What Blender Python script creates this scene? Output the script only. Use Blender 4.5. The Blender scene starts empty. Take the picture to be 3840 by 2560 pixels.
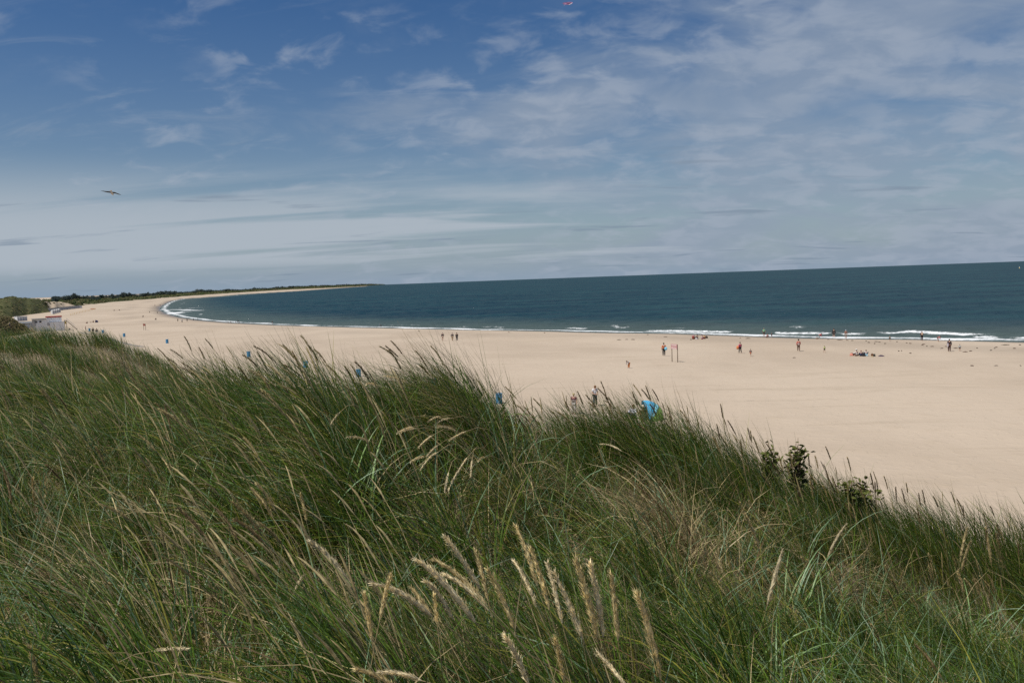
import bpy, bmesh, math, random
import numpy as np
from mathutils import Vector, Matrix

random.seed(7)
RNG = np.random.default_rng(11)
C = bpy.context.scene.collection
SC = bpy.context.scene
R = math.radians

# ------------------------------------------------------------------ camera
W0, H0, F = 3840.0, 2560.0, 3113.0
EYE = np.array((0.0, 0.0, 13.0))          # 13 m above the sea
ROLL = math.atan(0.037)
PITCH = math.atan((1280 - 1043) * math.cos(ROLL) / F)
_f = np.array((0, math.cos(PITCH), -math.sin(PITCH)))
_r0 = np.array((1.0, 0, 0)); _u0 = np.array((0, math.sin(PITCH), math.cos(PITCH)))
CR = _r0 * math.cos(ROLL) - _u0 * math.sin(ROLL)
CU = _u0 * math.cos(ROLL) + _r0 * math.sin(ROLL)
cam = bpy.data.cameras.new('camera')
cam.sensor_width = 36.0
cam.lens = F / W0 * 36.0
cam.clip_start = 0.05
cam.clip_end = 60000
camo = bpy.data.objects.new('camera', cam)
C.objects.link(camo)
camo.matrix_world = Matrix(((CR[0], CU[0], -_f[0], EYE[0]), (CR[1], CU[1], -_f[1], EYE[1]),
                            (CR[2], CU[2], -_f[2], EYE[2]), (0, 0, 0, 1)))
SC.camera = camo

# ------------------------------------------------------------------ sky, sun, exposure
SUN_EL = R(60)
SUN_AZ = math.atan2(-0.86, -0.51)          # direction to the sun (x,y): behind the camera, to the left
sun_dir = Vector((math.sin(SUN_AZ) * math.cos(SUN_EL), math.cos(SUN_AZ) * math.cos(SUN_EL), math.sin(SUN_EL)))
sl = bpy.data.lights.new('sun', 'SUN')
sl.energy = 4.8
sl.angle = R(0.6)
sl.color = (1.0, 0.95, 0.87)
so = bpy.data.objects.new('sun', sl)
so.rotation_euler = sun_dir.to_track_quat('Z', 'Y').to_euler()
so.location = (0, 0, 60)
C.objects.link(so)

world = bpy.data.worlds.new('World')
SC.world = world
world.use_nodes = True
wn, wl = world.node_tree.nodes, world.node_tree.links
wn.clear()


def wnode(t, **kw):
    n = wn.new(t)
    for k, v in kw.items():
        if k.startswith('i_'):
            n.inputs[int(k[2:])].default_value = v
        else:
            setattr(n, k, v)
    return n


def wmath(op, a, b=None, clamp=False):
    n = wn.new('ShaderNodeMath'); n.operation = op; n.use_clamp = clamp
    for i, v in enumerate((a, b)):
        if v is None:
            continue
        if isinstance(v, (int, float)):
            n.inputs[i].default_value = v
        else:
            wl.new(v, n.inputs[i])
    return n.outputs[0]


tc = wnode('ShaderNodeTexCoord')
sep = wnode('ShaderNodeSeparateXYZ'); wl.new(tc.outputs['Generated'], sep.inputs[0])
X, Y, Z = sep.outputs
zc = wmath('MAXIMUM', Z, 0.0015)
comb = wnode('ShaderNodeCombineXYZ')
wl.new(X, comb.inputs[0]); wl.new(Y, comb.inputs[1]); wl.new(zc, comb.inputs[2])
sky = wnode('ShaderNodeTexSky', sky_type='NISHITA', sun_disc=False)
sky.sun_elevation = SUN_EL
sky.sun_rotation = SUN_AZ
sky.altitude = 0
sky.air_density = 1.0
sky.dust_density = 0.15
sky.ozone_density = 1.0
wl.new(comb.outputs[0], sky.inputs[0])
hsv = wnode('ShaderNodeHueSaturation'); hsv.inputs['Saturation'].default_value = 1.5; hsv.inputs['Hue'].default_value = 0.512
wl.new(sky.outputs[0], hsv.inputs['Color'])
dim = wnode('ShaderNodeVectorMath', operation='SCALE'); dim.inputs['Scale'].default_value = 0.061      # sky strength
wl.new(hsv.outputs[0], dim.inputs[0])


def layer(off):
    """direction projected on a cloud sheet; off keeps the far sheet from thinning to lines"""
    zp = wmath('ADD', zc, off)
    pc = wnode('ShaderNodeCombineXYZ'); wl.new(wmath('DIVIDE', X, zp), pc.inputs[0]); wl.new(wmath('DIVIDE', Y, zp), pc.inputs[1])
    return pc.outputs[0]


def wnoise(p, scale, detail, rough, dist, loc, sc=(1, 1, 1), rot=0):
    m = wnode('ShaderNodeMapping')
    m.inputs['Location'].default_value = loc
    m.inputs['Scale'].default_value = sc
    m.inputs['Rotation'].default_value = (0, 0, rot)
    wl.new(p, m.inputs[0])
    n = wnode('ShaderNodeTexNoise')
    n.inputs['Scale'].default_value = scale
    n.inputs['Detail'].default_value = detail
    n.inputs['Roughness'].default_value = rough
    n.inputs['Distortion'].default_value = dist
    wl.new(m.outputs[0], n.inputs[0])
    return n.outputs[0]


def wramp(v, a, b):
    n = wn.new('ShaderNodeMapRange'); n.interpolation_type = 'SMOOTHSTEP'
    wl.new(v, n.inputs[0])
    n.inputs[1].default_value = a; n.inputs[2].default_value = b
    return n.outputs[0]


def over(base, col, fac):
    n = wnode('ShaderNodeMix', data_type='RGBA')
    wl.new(base, n.inputs['A'])
    if isinstance(col, tuple): n.inputs['B'].default_value = (*col, 1)
    else: wl.new(col, n.inputs['B'])
    wl.new(fac, n.inputs['Factor'])
    return n.outputs['Result']


pH, pL = layer(0.30), layer(0.10)
big = wnoise(pH, 1.5, 3, 0.5, 0.3, (3.1, 1.7, 0))
cov = wmath('ADD', wmath('MULTIPLY', wmath('SUBTRACT', big, 0.5), 0.8), wmath('MULTIPLY', X, 0.42))
col = dim.outputs[0]
# haze seen on the long slant near the horizon
col = over(col, (0.255, 0.338, 0.440), wmath('MULTIPLY', wmath('EXPONENT', wmath('MULTIPLY', zc, -7.0)), 0.97))
# broad thin veil, thicker to the right
veil = wnoise(pH, 3.2, 7, 0.58, 0.7, (7.3, 2.2, 0), (0.8, 1.25, 1), 0.35)
col = over(col, (0.272, 0.335, 0.430), wmath('MULTIPLY', wramp(wmath('ADD', veil, wmath('MULTIPLY', cov, 1.25)), 0.38, 0.90), 0.74))
# small soft puffs
puff = wnoise(pH, 9.5, 5, 0.55, 0.35, (1.2, 5.1, 0), (0.85, 1.0, 1), 0.2)
patch = wnoise(pH, 2.4, 2, 0.5, 0.0, (5.2, 8.4, 0))
pf = wmath('MULTIPLY', wramp(wmath('ADD', puff, wmath('MULTIPLY', cov, 0.30)), 0.45, 0.70), wramp(wmath('ADD', patch, wmath('MULTIPLY', X, 0.18)), 0.34, 0.58))
col = over(col, (0.375, 0.428, 0.515), wmath('MULTIPLY', pf, 0.50))
wisp = wnoise(pH, 5.0, 7, 0.65, 1.2, (2.7, 0.4, 0), (0.5, 1.5, 1), -0.3)
col = over(col, (0.38, 0.43, 0.50), wmath('MULTIPLY', wramp(wisp, 0.52, 0.86), 0.30))
# pale band low down, thinning to the right
bands = wnoise(pL, 0.75, 5, 0.55, 0.5, (0.4, 9.0, 0), (0.4, 1.5, 1), 0.1)
low = wmath('MULTIPLY', wramp(Z, 0.012, 0.035), wramp(Z, 0.155, 0.065))
bf = wmath('MULTIPLY', low, wramp(wmath('SUBTRACT', bands, wmath('MULTIPLY', X, 0.45)), 0.46, 0.66))
col = over(col, (0.425, 0.478, 0.540), wmath('MULTIPLY', bf, 0.85))
# a few small grey clouds low down
gc = wnoise(pL, 1.9, 5, 0.5, 0.3, (4.6, 2.3, 0), (0.5, 1.35, 1), 0.0)
col = over(col, (0.205, 0.268, 0.350), wmath('MULTIPLY', wmath('MULTIPLY', wramp(gc, 0.60, 0.70), wramp(Z, 0.20, 0.10)), 0.62))
bg = wnode('ShaderNodeBackground'); bg.inputs[1].default_value = 1.0
wl.new(col, bg.inputs[0])
wo = wnode('ShaderNodeOutputWorld'); wl.new(bg.outputs[0], wo.inputs[0])

SC.view_settings.view_transform = 'Standard'
SC.view_settings.look = 'None'
SC.view_settings.exposure = 0.0
SC.view_settings.gamma = 1.0
SC.view_settings.use_curve_mapping = False
SC.render.engine = 'CYCLES'
SC.cycles.max_bounces = 6
SC.cycles.diffuse_bounces = 3
SC.cycles.glossy_bounces = 2
SC.cycles.transmission_bounces = 3
SC.cycles.transparent_max_bounces = 6
SC.cycles.use_denoising = False
SC.cycles.sample_clamp_indirect = 6

# ------------------------------------------------------------------ maths helpers
RE = 6.37e6


def ray(px, py):
    d = _f + (px - 1920) / F * CR + (1280 - py) / F * CU
    return d / math.hypot(d[0], d[1])           # unit horizontal length: point = EYE + r*d


def proj(P):
    q = np.asarray(P, float) - EYE
    w = q @ _f
    return 1920 + F * (q @ CR) / w, 1280 - F * (q @ CU) / w


def at_r(px, py, r):
    return EYE + ray(px, py) * r


def smooth(t):
    t = np.clip(t, 0, 1)
    return t * t * (3 - 2 * t)


def _hash(ix, iy, s):
    h = (ix.astype(np.int64) * 374761393 + iy.astype(np.int64) * 668265263 + s * 982451653) & 0xffffffff
    h = ((h ^ (h >> 13)) * 1274126177) & 0xffffffff
    return ((h ^ (h >> 16)) & 0xffff) / 32767.5 - 1.0


def vnoise(x, y, s=0):
    x = np.asarray(x, float); y = np.asarray(y, float)
    ix = np.floor(x); iy = np.floor(y)
    fx = x - ix; fy = y - iy
    fx = fx * fx * fx * (fx * (fx * 6 - 15) + 10); fy = fy * fy * fy * (fy * (fy * 6 - 15) + 10)
    a = _hash(ix, iy, s); b = _hash(ix + 1, iy, s); c = _hash(ix, iy + 1, s); d = _hash(ix + 1, iy + 1, s)
    return a + (b - a) * fx + (c - a) * fy + (a - b - c + d) * fx * fy


def fbm(x, y, s=0, o=4, g=0.5):
    t = 0; a = 1
    for k in range(o):
        t = t + a * vnoise(x * 2 ** k + 17.3 * k, y * 2 ** k - 9.1 * k, s + k)
        a *= g
    return t


# ------------------------------------------------------------------ mesh and object helpers
def link(name, me, mat=None, parent=None):
    o = bpy.data.objects.new(name, me)
    C.objects.link(o)
    if mat is not None:
        me.materials.append(mat)
    if parent is not None:
        o.parent = parent
    return o


def tag(o, label=None, cat=None, group=None, kind=None):
    if label: o['label'] = label
    if cat: o['category'] = cat
    if group: o['group'] = group
    if kind: o['kind'] = kind
    return o


def empty(name, loc, rz=0.0):
    o = bpy.data.objects.new(name, None)
    o.empty_display_size = 0.2
    o.location = loc
    o.rotation_euler = (0, 0, rz)
    C.objects.link(o)
    return o


def np_mesh(name, V, Fq, cols=None, smoothsh=False, extra=None, uv=None):
    """V (n,3); Fq (m,4) or (m,3) int array"""
    V = np.ascontiguousarray(V, np.float32); Fq = np.ascontiguousarray(Fq, np.int32)
    me = bpy.data.meshes.new(name)
    k = Fq.shape[1]
    me.vertices.add(len(V)); me.vertices.foreach_set('co', V.ravel())
    me.loops.add(Fq.size); me.loops.foreach_set('vertex_index', Fq.ravel())
    me.polygons.add(len(Fq))
    me.polygons.foreach_set('loop_start', np.arange(0, Fq.size, k, dtype=np.int32))
    if cols is not None:
        a = me.color_attributes.new('Col', 'FLOAT_COLOR', 'POINT')
        cc = np.ones((len(V), 4), np.float32); cc[:, :3] = cols
        a.data.foreach_set('color', cc.ravel())
    if extra:
        for nm, arr in extra.items():
            a = me.attributes.new(nm, 'FLOAT', 'POINT')
            a.data.foreach_set('value', np.ascontiguousarray(arr, np.float32))
    me.update(calc_edges=True)
    me.polygons.foreach_set('use_smooth', np.full(len(Fq), smoothsh, dtype=bool))
    me.validate()
    return me


class MB:
    """collects boxes, tubes, ellipsoids into one mesh"""
    def __init__(s):
        s.v = []; s.f = []

    def add(s, vs, fs):
        n = len(s.v); s.v += [tuple(map(float, p)) for p in vs]
        s.f += [tuple(i + n for i in q) for q in fs]
        return s

    def box(s, x0, x1, y0, y1, z0, z1):
        vs = [(x0, y0, z0), (x1, y0, z0), (x1, y1, z0), (x0, y1, z0), (x0, y0, z1), (x1, y0, z1), (x1, y1, z1), (x0, y1, z1)]
        return s.add(vs, [(0, 3, 2, 1), (4, 5, 6, 7), (0, 1, 5, 4), (1, 2, 6, 5), (2, 3, 7, 6), (3, 0, 4, 7)])

    def prism(s, pts, y0, y1):
        """pts (x,z) outline extruded along y"""
        n = len(pts)
        vs = [(x, y0, z) for x, z in pts] + [(x, y1, z) for x, z in pts]
        fs = [tuple(range(n)), tuple(range(2 * n - 1, n - 1, -1))]
        fs += [(i, n + i, n + (i + 1) % n, (i + 1) % n) for i in range(n)]
        return s.add(vs, fs)

    def tube(s, pts, rad, n=6, cap=True):
        pts = [Vector(p) for p in pts]
        if not hasattr(rad, '__len__'): rad = [rad] * len(pts)
        vs = []
        for i, p in enumerate(pts):
            t = (pts[min(i + 1, len(pts) - 1)] - pts[max(i - 1, 0)]).normalized()
            a = t.cross(Vector((0.31, 0.17, 0.93)) if abs(t.z) < 0.9 else Vector((1, 0.2, 0))).normalized()
            b = t.cross(a)
            for k in range(n):
                w = 2 * math.pi * k / n
                vs.append(p + (a * math.cos(w) + b * math.sin(w)) * rad[i])
        fs = []
        for i in range(len(pts) - 1):
            for k in range(n):
                fs.append((i * n + k, i * n + (k + 1) % n, (i + 1) * n + (k + 1) % n, (i + 1) * n + k))
        if cap:
            fs.append(tuple(range(n - 1, -1, -1))); m = (len(pts) - 1) * n
            fs.append(tuple(m + k for k in range(n)))
        return s.add(vs, fs)

    def ell(s, c, r, nu=8, nv=6, jit=0.0, rnd=random, zmin=-1.0):
        vs = []; fs = []
        for j in range(nv + 1):
            ph = -math.pi / 2 + math.pi * j / nv
            sz = max(math.sin(ph), zmin)
            for i in range(nu):
                w = 2 * math.pi * i / nu
                q = 1 + jit * (rnd.random() - 0.5) * 2
                vs.append((c[0] + r[0] * math.cos(ph) * math.cos(w) * q, c[1] + r[1] * math.cos(ph) * math.sin(w) * q, c[2] + r[2] * sz * q))
        for j in range(nv):
            for i in range(nu):
                fs.append((j * nu + i, j * nu + (i + 1) % nu, (j + 1) * nu + (i + 1) % nu, (j + 1) * nu + i))
        return s.add(vs, fs)

    def build(s, name, mat, parent=None, smoothsh=False):
        me = bpy.data.meshes.new(name)
        me.from_pydata(s.v, [], s.f)
        me.update()
        if smoothsh:
            me.polygons.foreach_set('use_smooth', np.full(len(me.polygons), True))
        return link(name, me, mat, parent)


# ------------------------------------------------------------------ materials
MATS = {}


def nmat(name):
    m = bpy.data.materials.new(name); m.use_nodes = True
    nt = m.node_tree
    b = nt.nodes['Principled BSDF']
    return m, nt, b


def simple(name, col, rough=0.75, var=0.18, scale=14.0, bump=0.15, metal=0.0, spec=0.3):
    """painted or cloth surface: base colour broken by fine noise, light relief"""
    if name in MATS: return MATS[name]
    m, nt, b = nmat(name)
    N, L = nt.nodes, nt.links
    tco = N.new('ShaderNodeTexCoord')
    no = N.new('ShaderNodeTexNoise'); no.inputs['Scale'].default_value = scale; no.inputs['Detail'].default_value = 4
    L.new(tco.outputs['Object'], no.inputs[0])
    mr = N.new('ShaderNodeMapRange')
    mr.inputs[1].default_value = 0.3; mr.inputs[2].default_value = 0.7
    mr.inputs[3].default_value = 1 - var; mr.inputs[4].default_value = 1 + var
    L.new(no.outputs[0], mr.inputs[0])
    mx = N.new('ShaderNodeVectorMath'); mx.operation = 'SCALE'
    mx.inputs[0].default_value = col
    L.new(mr.outputs[0], mx.inputs['Scale']); L.new(mx.outputs[0], b.inputs['Base Color'])
    b.inputs['Roughness'].default_value = rough
    b.inputs['Metallic'].default_value = metal
    b.inputs['Specular IOR Level'].default_value = spec
    bp = N.new('ShaderNodeBump'); bp.inputs['Strength'].default_value = bump; bp.inputs['Distance'].default_value = 0.02
    L.new(no.outputs[0], bp.inputs['Height']); L.new(bp.outputs[0], b.inputs['Normal'])
    MATS[name] = m
    return m


def noise_node(nt, scale, detail=5, rough=0.55, vec=None, sc=None, rot=None, dist=0.0):
    N, L = nt.nodes, nt.links
    no = N.new('ShaderNodeTexNoise')
    no.inputs['Scale'].default_value = scale; no.inputs['Detail'].default_value = detail
    no.inputs['Roughness'].default_value = rough; no.inputs['Distortion'].default_value = dist
    if vec is not None:
        if sc is not None or rot is not None:
            mp = N.new('ShaderNodeMapping')
            if sc is not None: mp.inputs['Scale'].default_value = sc
            if rot is not None: mp.inputs['Rotation'].default_value = rot
            L.new(vec, mp.inputs[0]); vec = mp.outputs[0]
        L.new(vec, no.inputs[0])
    return no.outputs[0]


def mrange(nt, v, a, b, c=0.0, d=1.0, sm=True):
    n = nt.nodes.new('ShaderNodeMapRange')
    if sm: n.interpolation_type = 'SMOOTHSTEP'
    nt.links.new(v, n.inputs[0])
    n.inputs[1].default_value = a; n.inputs[2].default_value = b; n.inputs[3].default_value = c; n.inputs[4].default_value = d
    return n.outputs[0]


def nmath(nt, op, a, b=None, clamp=False):
    n = nt.nodes.new('ShaderNodeMath'); n.operation = op; n.use_clamp = clamp
    for i, v in enumerate((a, b)):
        if v is None: continue
        if isinstance(v, (int, float)): n.inputs[i].default_value = v
        else: nt.links.new(v, n.inputs[i])
    return n.outputs[0]


def mixc(nt, fac, a, b):
    n = nt.nodes.new('ShaderNodeMix'); n.data_type = 'RGBA'
    if isinstance(fac, (int, float)): n.inputs['Factor'].default_value = fac
    else: nt.links.new(fac, n.inputs['Factor'])
    for nm, v in (('A', a), ('B', b)):
        if isinstance(v, tuple): n.inputs[nm].default_value = (*v, 1)
        else: nt.links.new(v, n.inputs[nm])
    return n.outputs['Result']


def bump_node(nt, h, strength, dist):
    n = nt.nodes.new('ShaderNodeBump')
    n.inputs['Strength'].default_value = strength; n.inputs['Distance'].default_value = dist
    nt.links.new(h, n.inputs['Height'])
    return n.outputs[0]


def make_sand():
    m, nt, b = nmat('beach_sand')
    g = nt.nodes.new('ShaderNodeNewGeometry').outputs['Position']
    at = nt.nodes.new('ShaderNodeAttribute'); at.attribute_name = 'wet'
    big = noise_node(nt, 0.035, 5, 0.6, g, (1, 0.6, 1), dist=0.4)
    mid = noise_node(nt, 0.5, 6, 0.6, g)
    fine = noise_node(nt, 6.0, 4, 0.6, g)
    drag = noise_node(nt, 0.12, 6, 0.65, g, (0.35, 2.2, 1), (0, 0, 0.25), 0.8)
    c = mixc(nt, mrange(nt, big, 0.35, 0.68), (0.472, 0.386, 0.292), (0.396, 0.318, 0.236))
    c = mixc(nt, mrange(nt, mid, 0.5, 0.8, 0, 0.35), c, (0.38, 0.30, 0.21))
    c = mixc(nt, mrange(nt, drag, 0.54, 0.72, 0, 0.6), c, (0.355, 0.285, 0.205))
    c = mixc(nt, mrange(nt, fine, 0.5, 0.85, 0, 0.25), c, (0.36, 0.29, 0.20))
    wetc = mixc(nt, mrange(nt, mid, 0.3, 0.7), (0.205, 0.165, 0.125), (0.16, 0.135, 0.108))
    c = mixc(nt, at.outputs['Fac'], c, wetc)
    nt.links.new(c, b.inputs['Base Color'])
    r = mrange(nt, at.outputs['Fac'], 0.5, 1.0, 0.95, 0.32)
    nt.links.new(r, b.inputs['Roughness'])
    b.inputs['Specular IOR Level'].default_value = 0.25
    h = nmath(nt, 'ADD', nmath(nt, 'MULTIPLY', mid, 0.12), nmath(nt, 'MULTIPLY', fine, 0.018))
    pits = noise_node(nt, 1.6, 3, 0.5, g)
    h = nmath(nt, 'ADD', h, nmath(nt, 'MULTIPLY', mrange(nt, pits, 0.52, 0.66), 0.028))
    nt.links.new(bump_node(nt, h, 0.8, 1.0), b.inputs['Normal'])
    return m


def make_sea():
    m, nt, b = nmat('sea_water')
    g = nt.nodes.new('ShaderNodeNewGeometry').outputs['Position']
    at = nt.nodes.new('ShaderNodeAttribute'); at.attribute_name = 'foam'
    sh = nt.nodes.new('ShaderNodeAttribute'); sh.attribute_name = 'shallow'
    n1 = noise_node(nt, 0.16, 4, 0.6, g, (0.65, 1.5, 1), (0, 0, 0.45), 0.3)
    n2 = noise_node(nt, 0.62, 4, 0.6, g, (0.7, 1.4, 1), (0, 0, 0.3))
    n3 = noise_node(nt, 0.018, 4, 0.55, g, (0.5, 2.4, 1), (0, 0, 0.3), 0.6)
    col = mixc(nt, mrange(nt, n3, 0.36, 0.66), (0.0045, 0.026, 0.037), (0.011, 0.048, 0.054))
    col = mixc(nt, sh.outputs['Fac'], col, (0.075, 0.100, 0.082))
    f1 = noise_node(nt, 1.1, 6, 0.7, g, (1, 1, 1), None, 0.8)
    fm = mrange(nt, nmath(nt, 'ADD', at.outputs['Fac'], nmath(nt, 'MULTIPLY', nmath(nt, 'SUBTRACT', f1, 0.5), 1.3)), 0.42, 0.92)
    cap = noise_node(nt, 0.085, 9, 0.72, g, (0.55, 1.25, 1), (0, 0, 0.5), 0.6)
    gate = noise_node(nt, 0.012, 2, 0.5, g)
    capm = mrange(nt, nmath(nt, 'ADD', cap, nmath(nt, 'MULTIPLY', nmath(nt, 'SUBTRACT', gate, 0.5), 0.22)), 0.715, 0.755)
    fm = nmath(nt, 'MAXIMUM', fm, nmath(nt, 'MULTIPLY', capm, 0.85), True)
    col = mixc(nt, fm, col, (0.78, 0.80, 0.80))
    nt.links.new(col, b.inputs['Base Color'])
    b.inputs['Roughness'].default_value = 0.9
    b.inputs['Specular IOR Level'].default_value = 0.0
    h = nmath(nt, 'ADD', nmath(nt, 'MULTIPLY', n1, 1.5), nmath(nt, 'MULTIPLY', n2, 0.34))
    bn = bump_node(nt, h, 1.0, 1.25)
    nt.links.new(bn, b.inputs['Normal'])
    # water reflection; unresolved wave slopes keep the grazing reflection well below a flat mirror's
    gl = nt.nodes.new('ShaderNodeBsdfGlossy'); gl.inputs['Roughness'].default_value = 0.18
    fr = nt.nodes.new('ShaderNodeFresnel'); fr.inputs['IOR'].default_value = 1.333
    nt.links.new(bn, gl.inputs['Normal']); nt.links.new(bn, fr.inputs['Normal'])
    fac = nmath(nt, 'MULTIPLY', nmath(nt, 'MINIMUM', fr.outputs[0], 0.20), nmath(nt, 'SUBTRACT', 1, fm))
    mx = nt.nodes.new('ShaderNodeMixShader')
    nt.links.new(fac, mx.inputs[0]); nt.links.new(b.outputs[0], mx.inputs[1]); nt.links.new(gl.outputs[0], mx.inputs[2])
    nt.links.new(mx.outputs[0], nt.nodes['Material Output'].inputs[0])
    return m


def make_grass(name, transl=0.28, rough=0.5, spec=0.35):
    m, nt, b = nmat(name)
    N, L = nt.nodes, nt.links
    at = N.new('ShaderNodeAttribute'); at.attribute_name = 'Col'
    g = N.new('ShaderNodeNewGeometry')
    no = noise_node(nt, 60.0, 3, 0.6, g.outputs['Position'])
    sc = N.new('ShaderNodeVectorMath'); sc.operation = 'SCALE'
    L.new(at.outputs['Color'], sc.inputs[0]); L.new(mrange(nt, no, 0.3, 0.7, 0.75, 1.25), sc.inputs['Scale'])
    L.new(sc.outputs[0], b.inputs['Base Color'])
    b.inputs['Roughness'].default_value = rough
    b.inputs['Specular IOR Level'].default_value = spec
    tr = N.new('ShaderNodeBsdfTranslucent'); L.new(sc.outputs[0], tr.inputs[0])
    mx = N.new('ShaderNodeMixShader'); mx.inputs[0].default_value = transl
    L.new(b.outputs[0], mx.inputs[1]); L.new(tr.outputs[0], mx.inputs[2])
    L.new(mx.outputs[0], N['Material Output'].inputs[0])
    return m


def make_dune_floor():
    m, nt, b = nmat('dune_floor')
    g = nt.nodes.new('ShaderNodeNewGeometry').outputs['Position']
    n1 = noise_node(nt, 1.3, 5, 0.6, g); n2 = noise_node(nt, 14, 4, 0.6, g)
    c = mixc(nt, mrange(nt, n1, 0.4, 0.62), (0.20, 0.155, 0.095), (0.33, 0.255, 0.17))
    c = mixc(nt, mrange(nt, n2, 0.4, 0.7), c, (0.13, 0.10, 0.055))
    nt.links.new(c, b.inputs['Base Color']); b.inputs['Roughness'].default_value = 0.95
    nt.links.new(bump_node(nt, n2, 0.6, 0.04), b.inputs['Normal'])
    return m


def make_scrub_ground(name, veg, sandc, scale=0.09, thr=(0.60, 0.68), veg2=None):
    """vegetated dune ground with patches of bare sand (attribute 'bare' adds more)"""
    m, nt, b = nmat(name)
    g = nt.nodes.new('ShaderNodeNewGeometry').outputs['Position']
    at = nt.nodes.new('ShaderNodeAttribute'); at.attribute_name = 'bare'
    n1 = noise_node(nt, scale, 6, 0.62, g); n2 = noise_node(nt, scale * 4, 5, 0.6, g); n3 = noise_node(nt, scale * 14, 4, 0.6, g)
    v = mixc(nt, mrange(nt, n2, 0.36, 0.66), veg, veg2 or tuple(x * 0.55 for x in veg))
    v = mixc(nt, mrange(nt, n3, 0.45, 0.75, 0, 0.6), v, (0.13, 0.10, 0.055))
    f = mrange(nt, nmath(nt, 'ADD', n1, at.outputs['Fac']), thr[0], thr[1])
    c = mixc(nt, f, v, sandc)
    nt.links.new(c, b.inputs['Base Color']); b.inputs['Roughness'].default_value = 0.95
    b.inputs['Specular IOR Level'].default_value = 0.1
    nt.links.new(bump_node(nt, nmath(nt, 'ADD', n2, nmath(nt, 'MULTIPLY', n3, 0.5)), 0.7, 0.8), b.inputs['Normal'])
    return m


M_SAND = make_sand(); M_SEA = make_sea()
M_GRASS = make_grass('marram_blade', 0.32, 0.45, 0.32); M_HEAD = make_grass('seed_head_straw', 0.15, 0.8, 0.15)
M_LYME = make_grass('lyme_leaf', 0.22, 0.42, 0.45)
M_FLOOR = make_dune_floor()

# ------------------------------------------------------------------ shoreline (waterline points, sea level)
SHORE_PX = [(3840, 1283), (3450, 1273), (3050, 1269), (2850, 1262), (2560, 1252), (2300, 1248), (2100, 1243), (1800, 1238), (1500, 1231),
            (1200, 1224), (1040, 1219), (900, 1212), (800, 1205), (740, 1199), (680, 1190), (640, 1179), (615, 1169), (603, 1160),
            (608, 1151), (622, 1140), (650, 1128), (690, 1120.5), (760, 1116), (840, 1110), (900, 1104), (1100, 1092.5), (1300, 1078)]


def sea_r(px, py):
    d = ray(px, py)
    s = -d[2]
    # EYE.z - s r = -r^2/2RE  (sea surface falls away with the earth's curve)
    a, b_, c_ = 1 / (2 * RE), -s, EYE[2]
    return (-b_ - math.sqrt(b_ * b_ - 4 * a * c_)) / (2 * a)


SHORE = []
for p in SHORE_PX:
    r = sea_r(*p)
    q = at_r(p[0], p[1], r)
    SHORE.append((q[0], q[1]))
d0 = np.array(SHORE[0]) - np.array(SHORE[2]); d0 /= np.linalg.norm(d0)
far0 = [tuple(np.array(SHORE[0]) + d0 * k + np.array((0, -0.00022 * k * k))) for k in (1400, 500, 160)]
SHORE = far0 + SHORE
tipx, tipy = SHORE[-1]
SHORE += [(-790, 4700), (-1100, 5100), (-2500, 5500), (-9000, 6500)]
SHORE = np.array(SHORE)


def shore_dist(x, y):
    """signed distance to the waterline: >0 on land"""
    x = np.asarray(x, float); y = np.asarray(y, float)
    best = np.full(x.shape, 1e18); sg = np.ones(x.shape)
    for i in range(len(SHORE) - 1):
        a, b = SHORE[i], SHORE[i + 1]
        e = b - a; L2 = e @ e
        t = np.clip(((x - a[0]) * e[0] + (y - a[1]) * e[1]) / L2, 0, 1)
        dx = x - (a[0] + t * e[0]); dy = y - (a[1] + t * e[1])
        d2 = dx * dx + dy * dy
        cr = e[0] * dy - e[1] * dx
        m = d2 < best
        best = np.where(m, d2, best); sg = np.where(m, np.sign(cr), sg)
    return np.sqrt(best) * sg


_pd = [-400, -60, -10, 0, 6, 14, 22, 34, 50, 75, 110, 4000]
_pz = [-5, -3.0, -0.55, 0.0, 0.42, 0.95, 1.12, 1.02, 1.45, 1.9, 2.4, 2.6]


def beach_z(x, y, detail=True):
    d = shore_dist(x, y)
    z = np.interp(d, _pd, _pz)
    if detail:
        k = np.clip((d - 3) / 20, 0, 1)
        z = z + k * (0.13 * vnoise(x / 21, y / 13, 3) + 0.05 * vnoise(x / 5.1, y / 4.2, 4)) + np.clip(d / 8, 0, 1) * 0.02 * vnoise(x / 1.7, y / 1.4, 5)
    return z - (x * x + y * y) / (2 * RE)


def hit(px, py):
    """point of the beach seen at a pixel of the photograph"""
    d = ray(px, py)
    r = np.geomspace(18, 9000, 900)
    zz = beach_z(d[0] * r, d[1] * r)
    g = EYE[2] + d[2] * r - zz
    i = int(np.argmax(g < 0))
    if i == 0: i = len(r) - 1
    t = g[i - 1] / (g[i - 1] - g[i])
    rr = r[i - 1] + (r[i] - r[i - 1]) * t
    P = EYE + d * rr
    P[2] = float(beach_z(np.array([P[0]]), np.array([P[1]]))[0])
    return P, rr


def polar_sheet(az, rad):
    A, RR = np.meshgrid(az, rad)
    x = RR * np.sin(A); y = RR * np.cos(A)
    n, m = len(rad), len(az)
    i = np.arange(n - 1)[:, None] * m + np.arange(m - 1)[None, :]
    q = np.stack([i, i + 1, i + m + 1, i + m], -1).reshape(-1, 4)
    return x, y, q[:, ::-1].copy()


def trim(V, Fq, keep):
    Fq = Fq[keep]
    used = np.zeros(len(V), bool); used[Fq.ravel()] = True
    idx = np.cumsum(used) - 1
    return used, idx[Fq]


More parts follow.
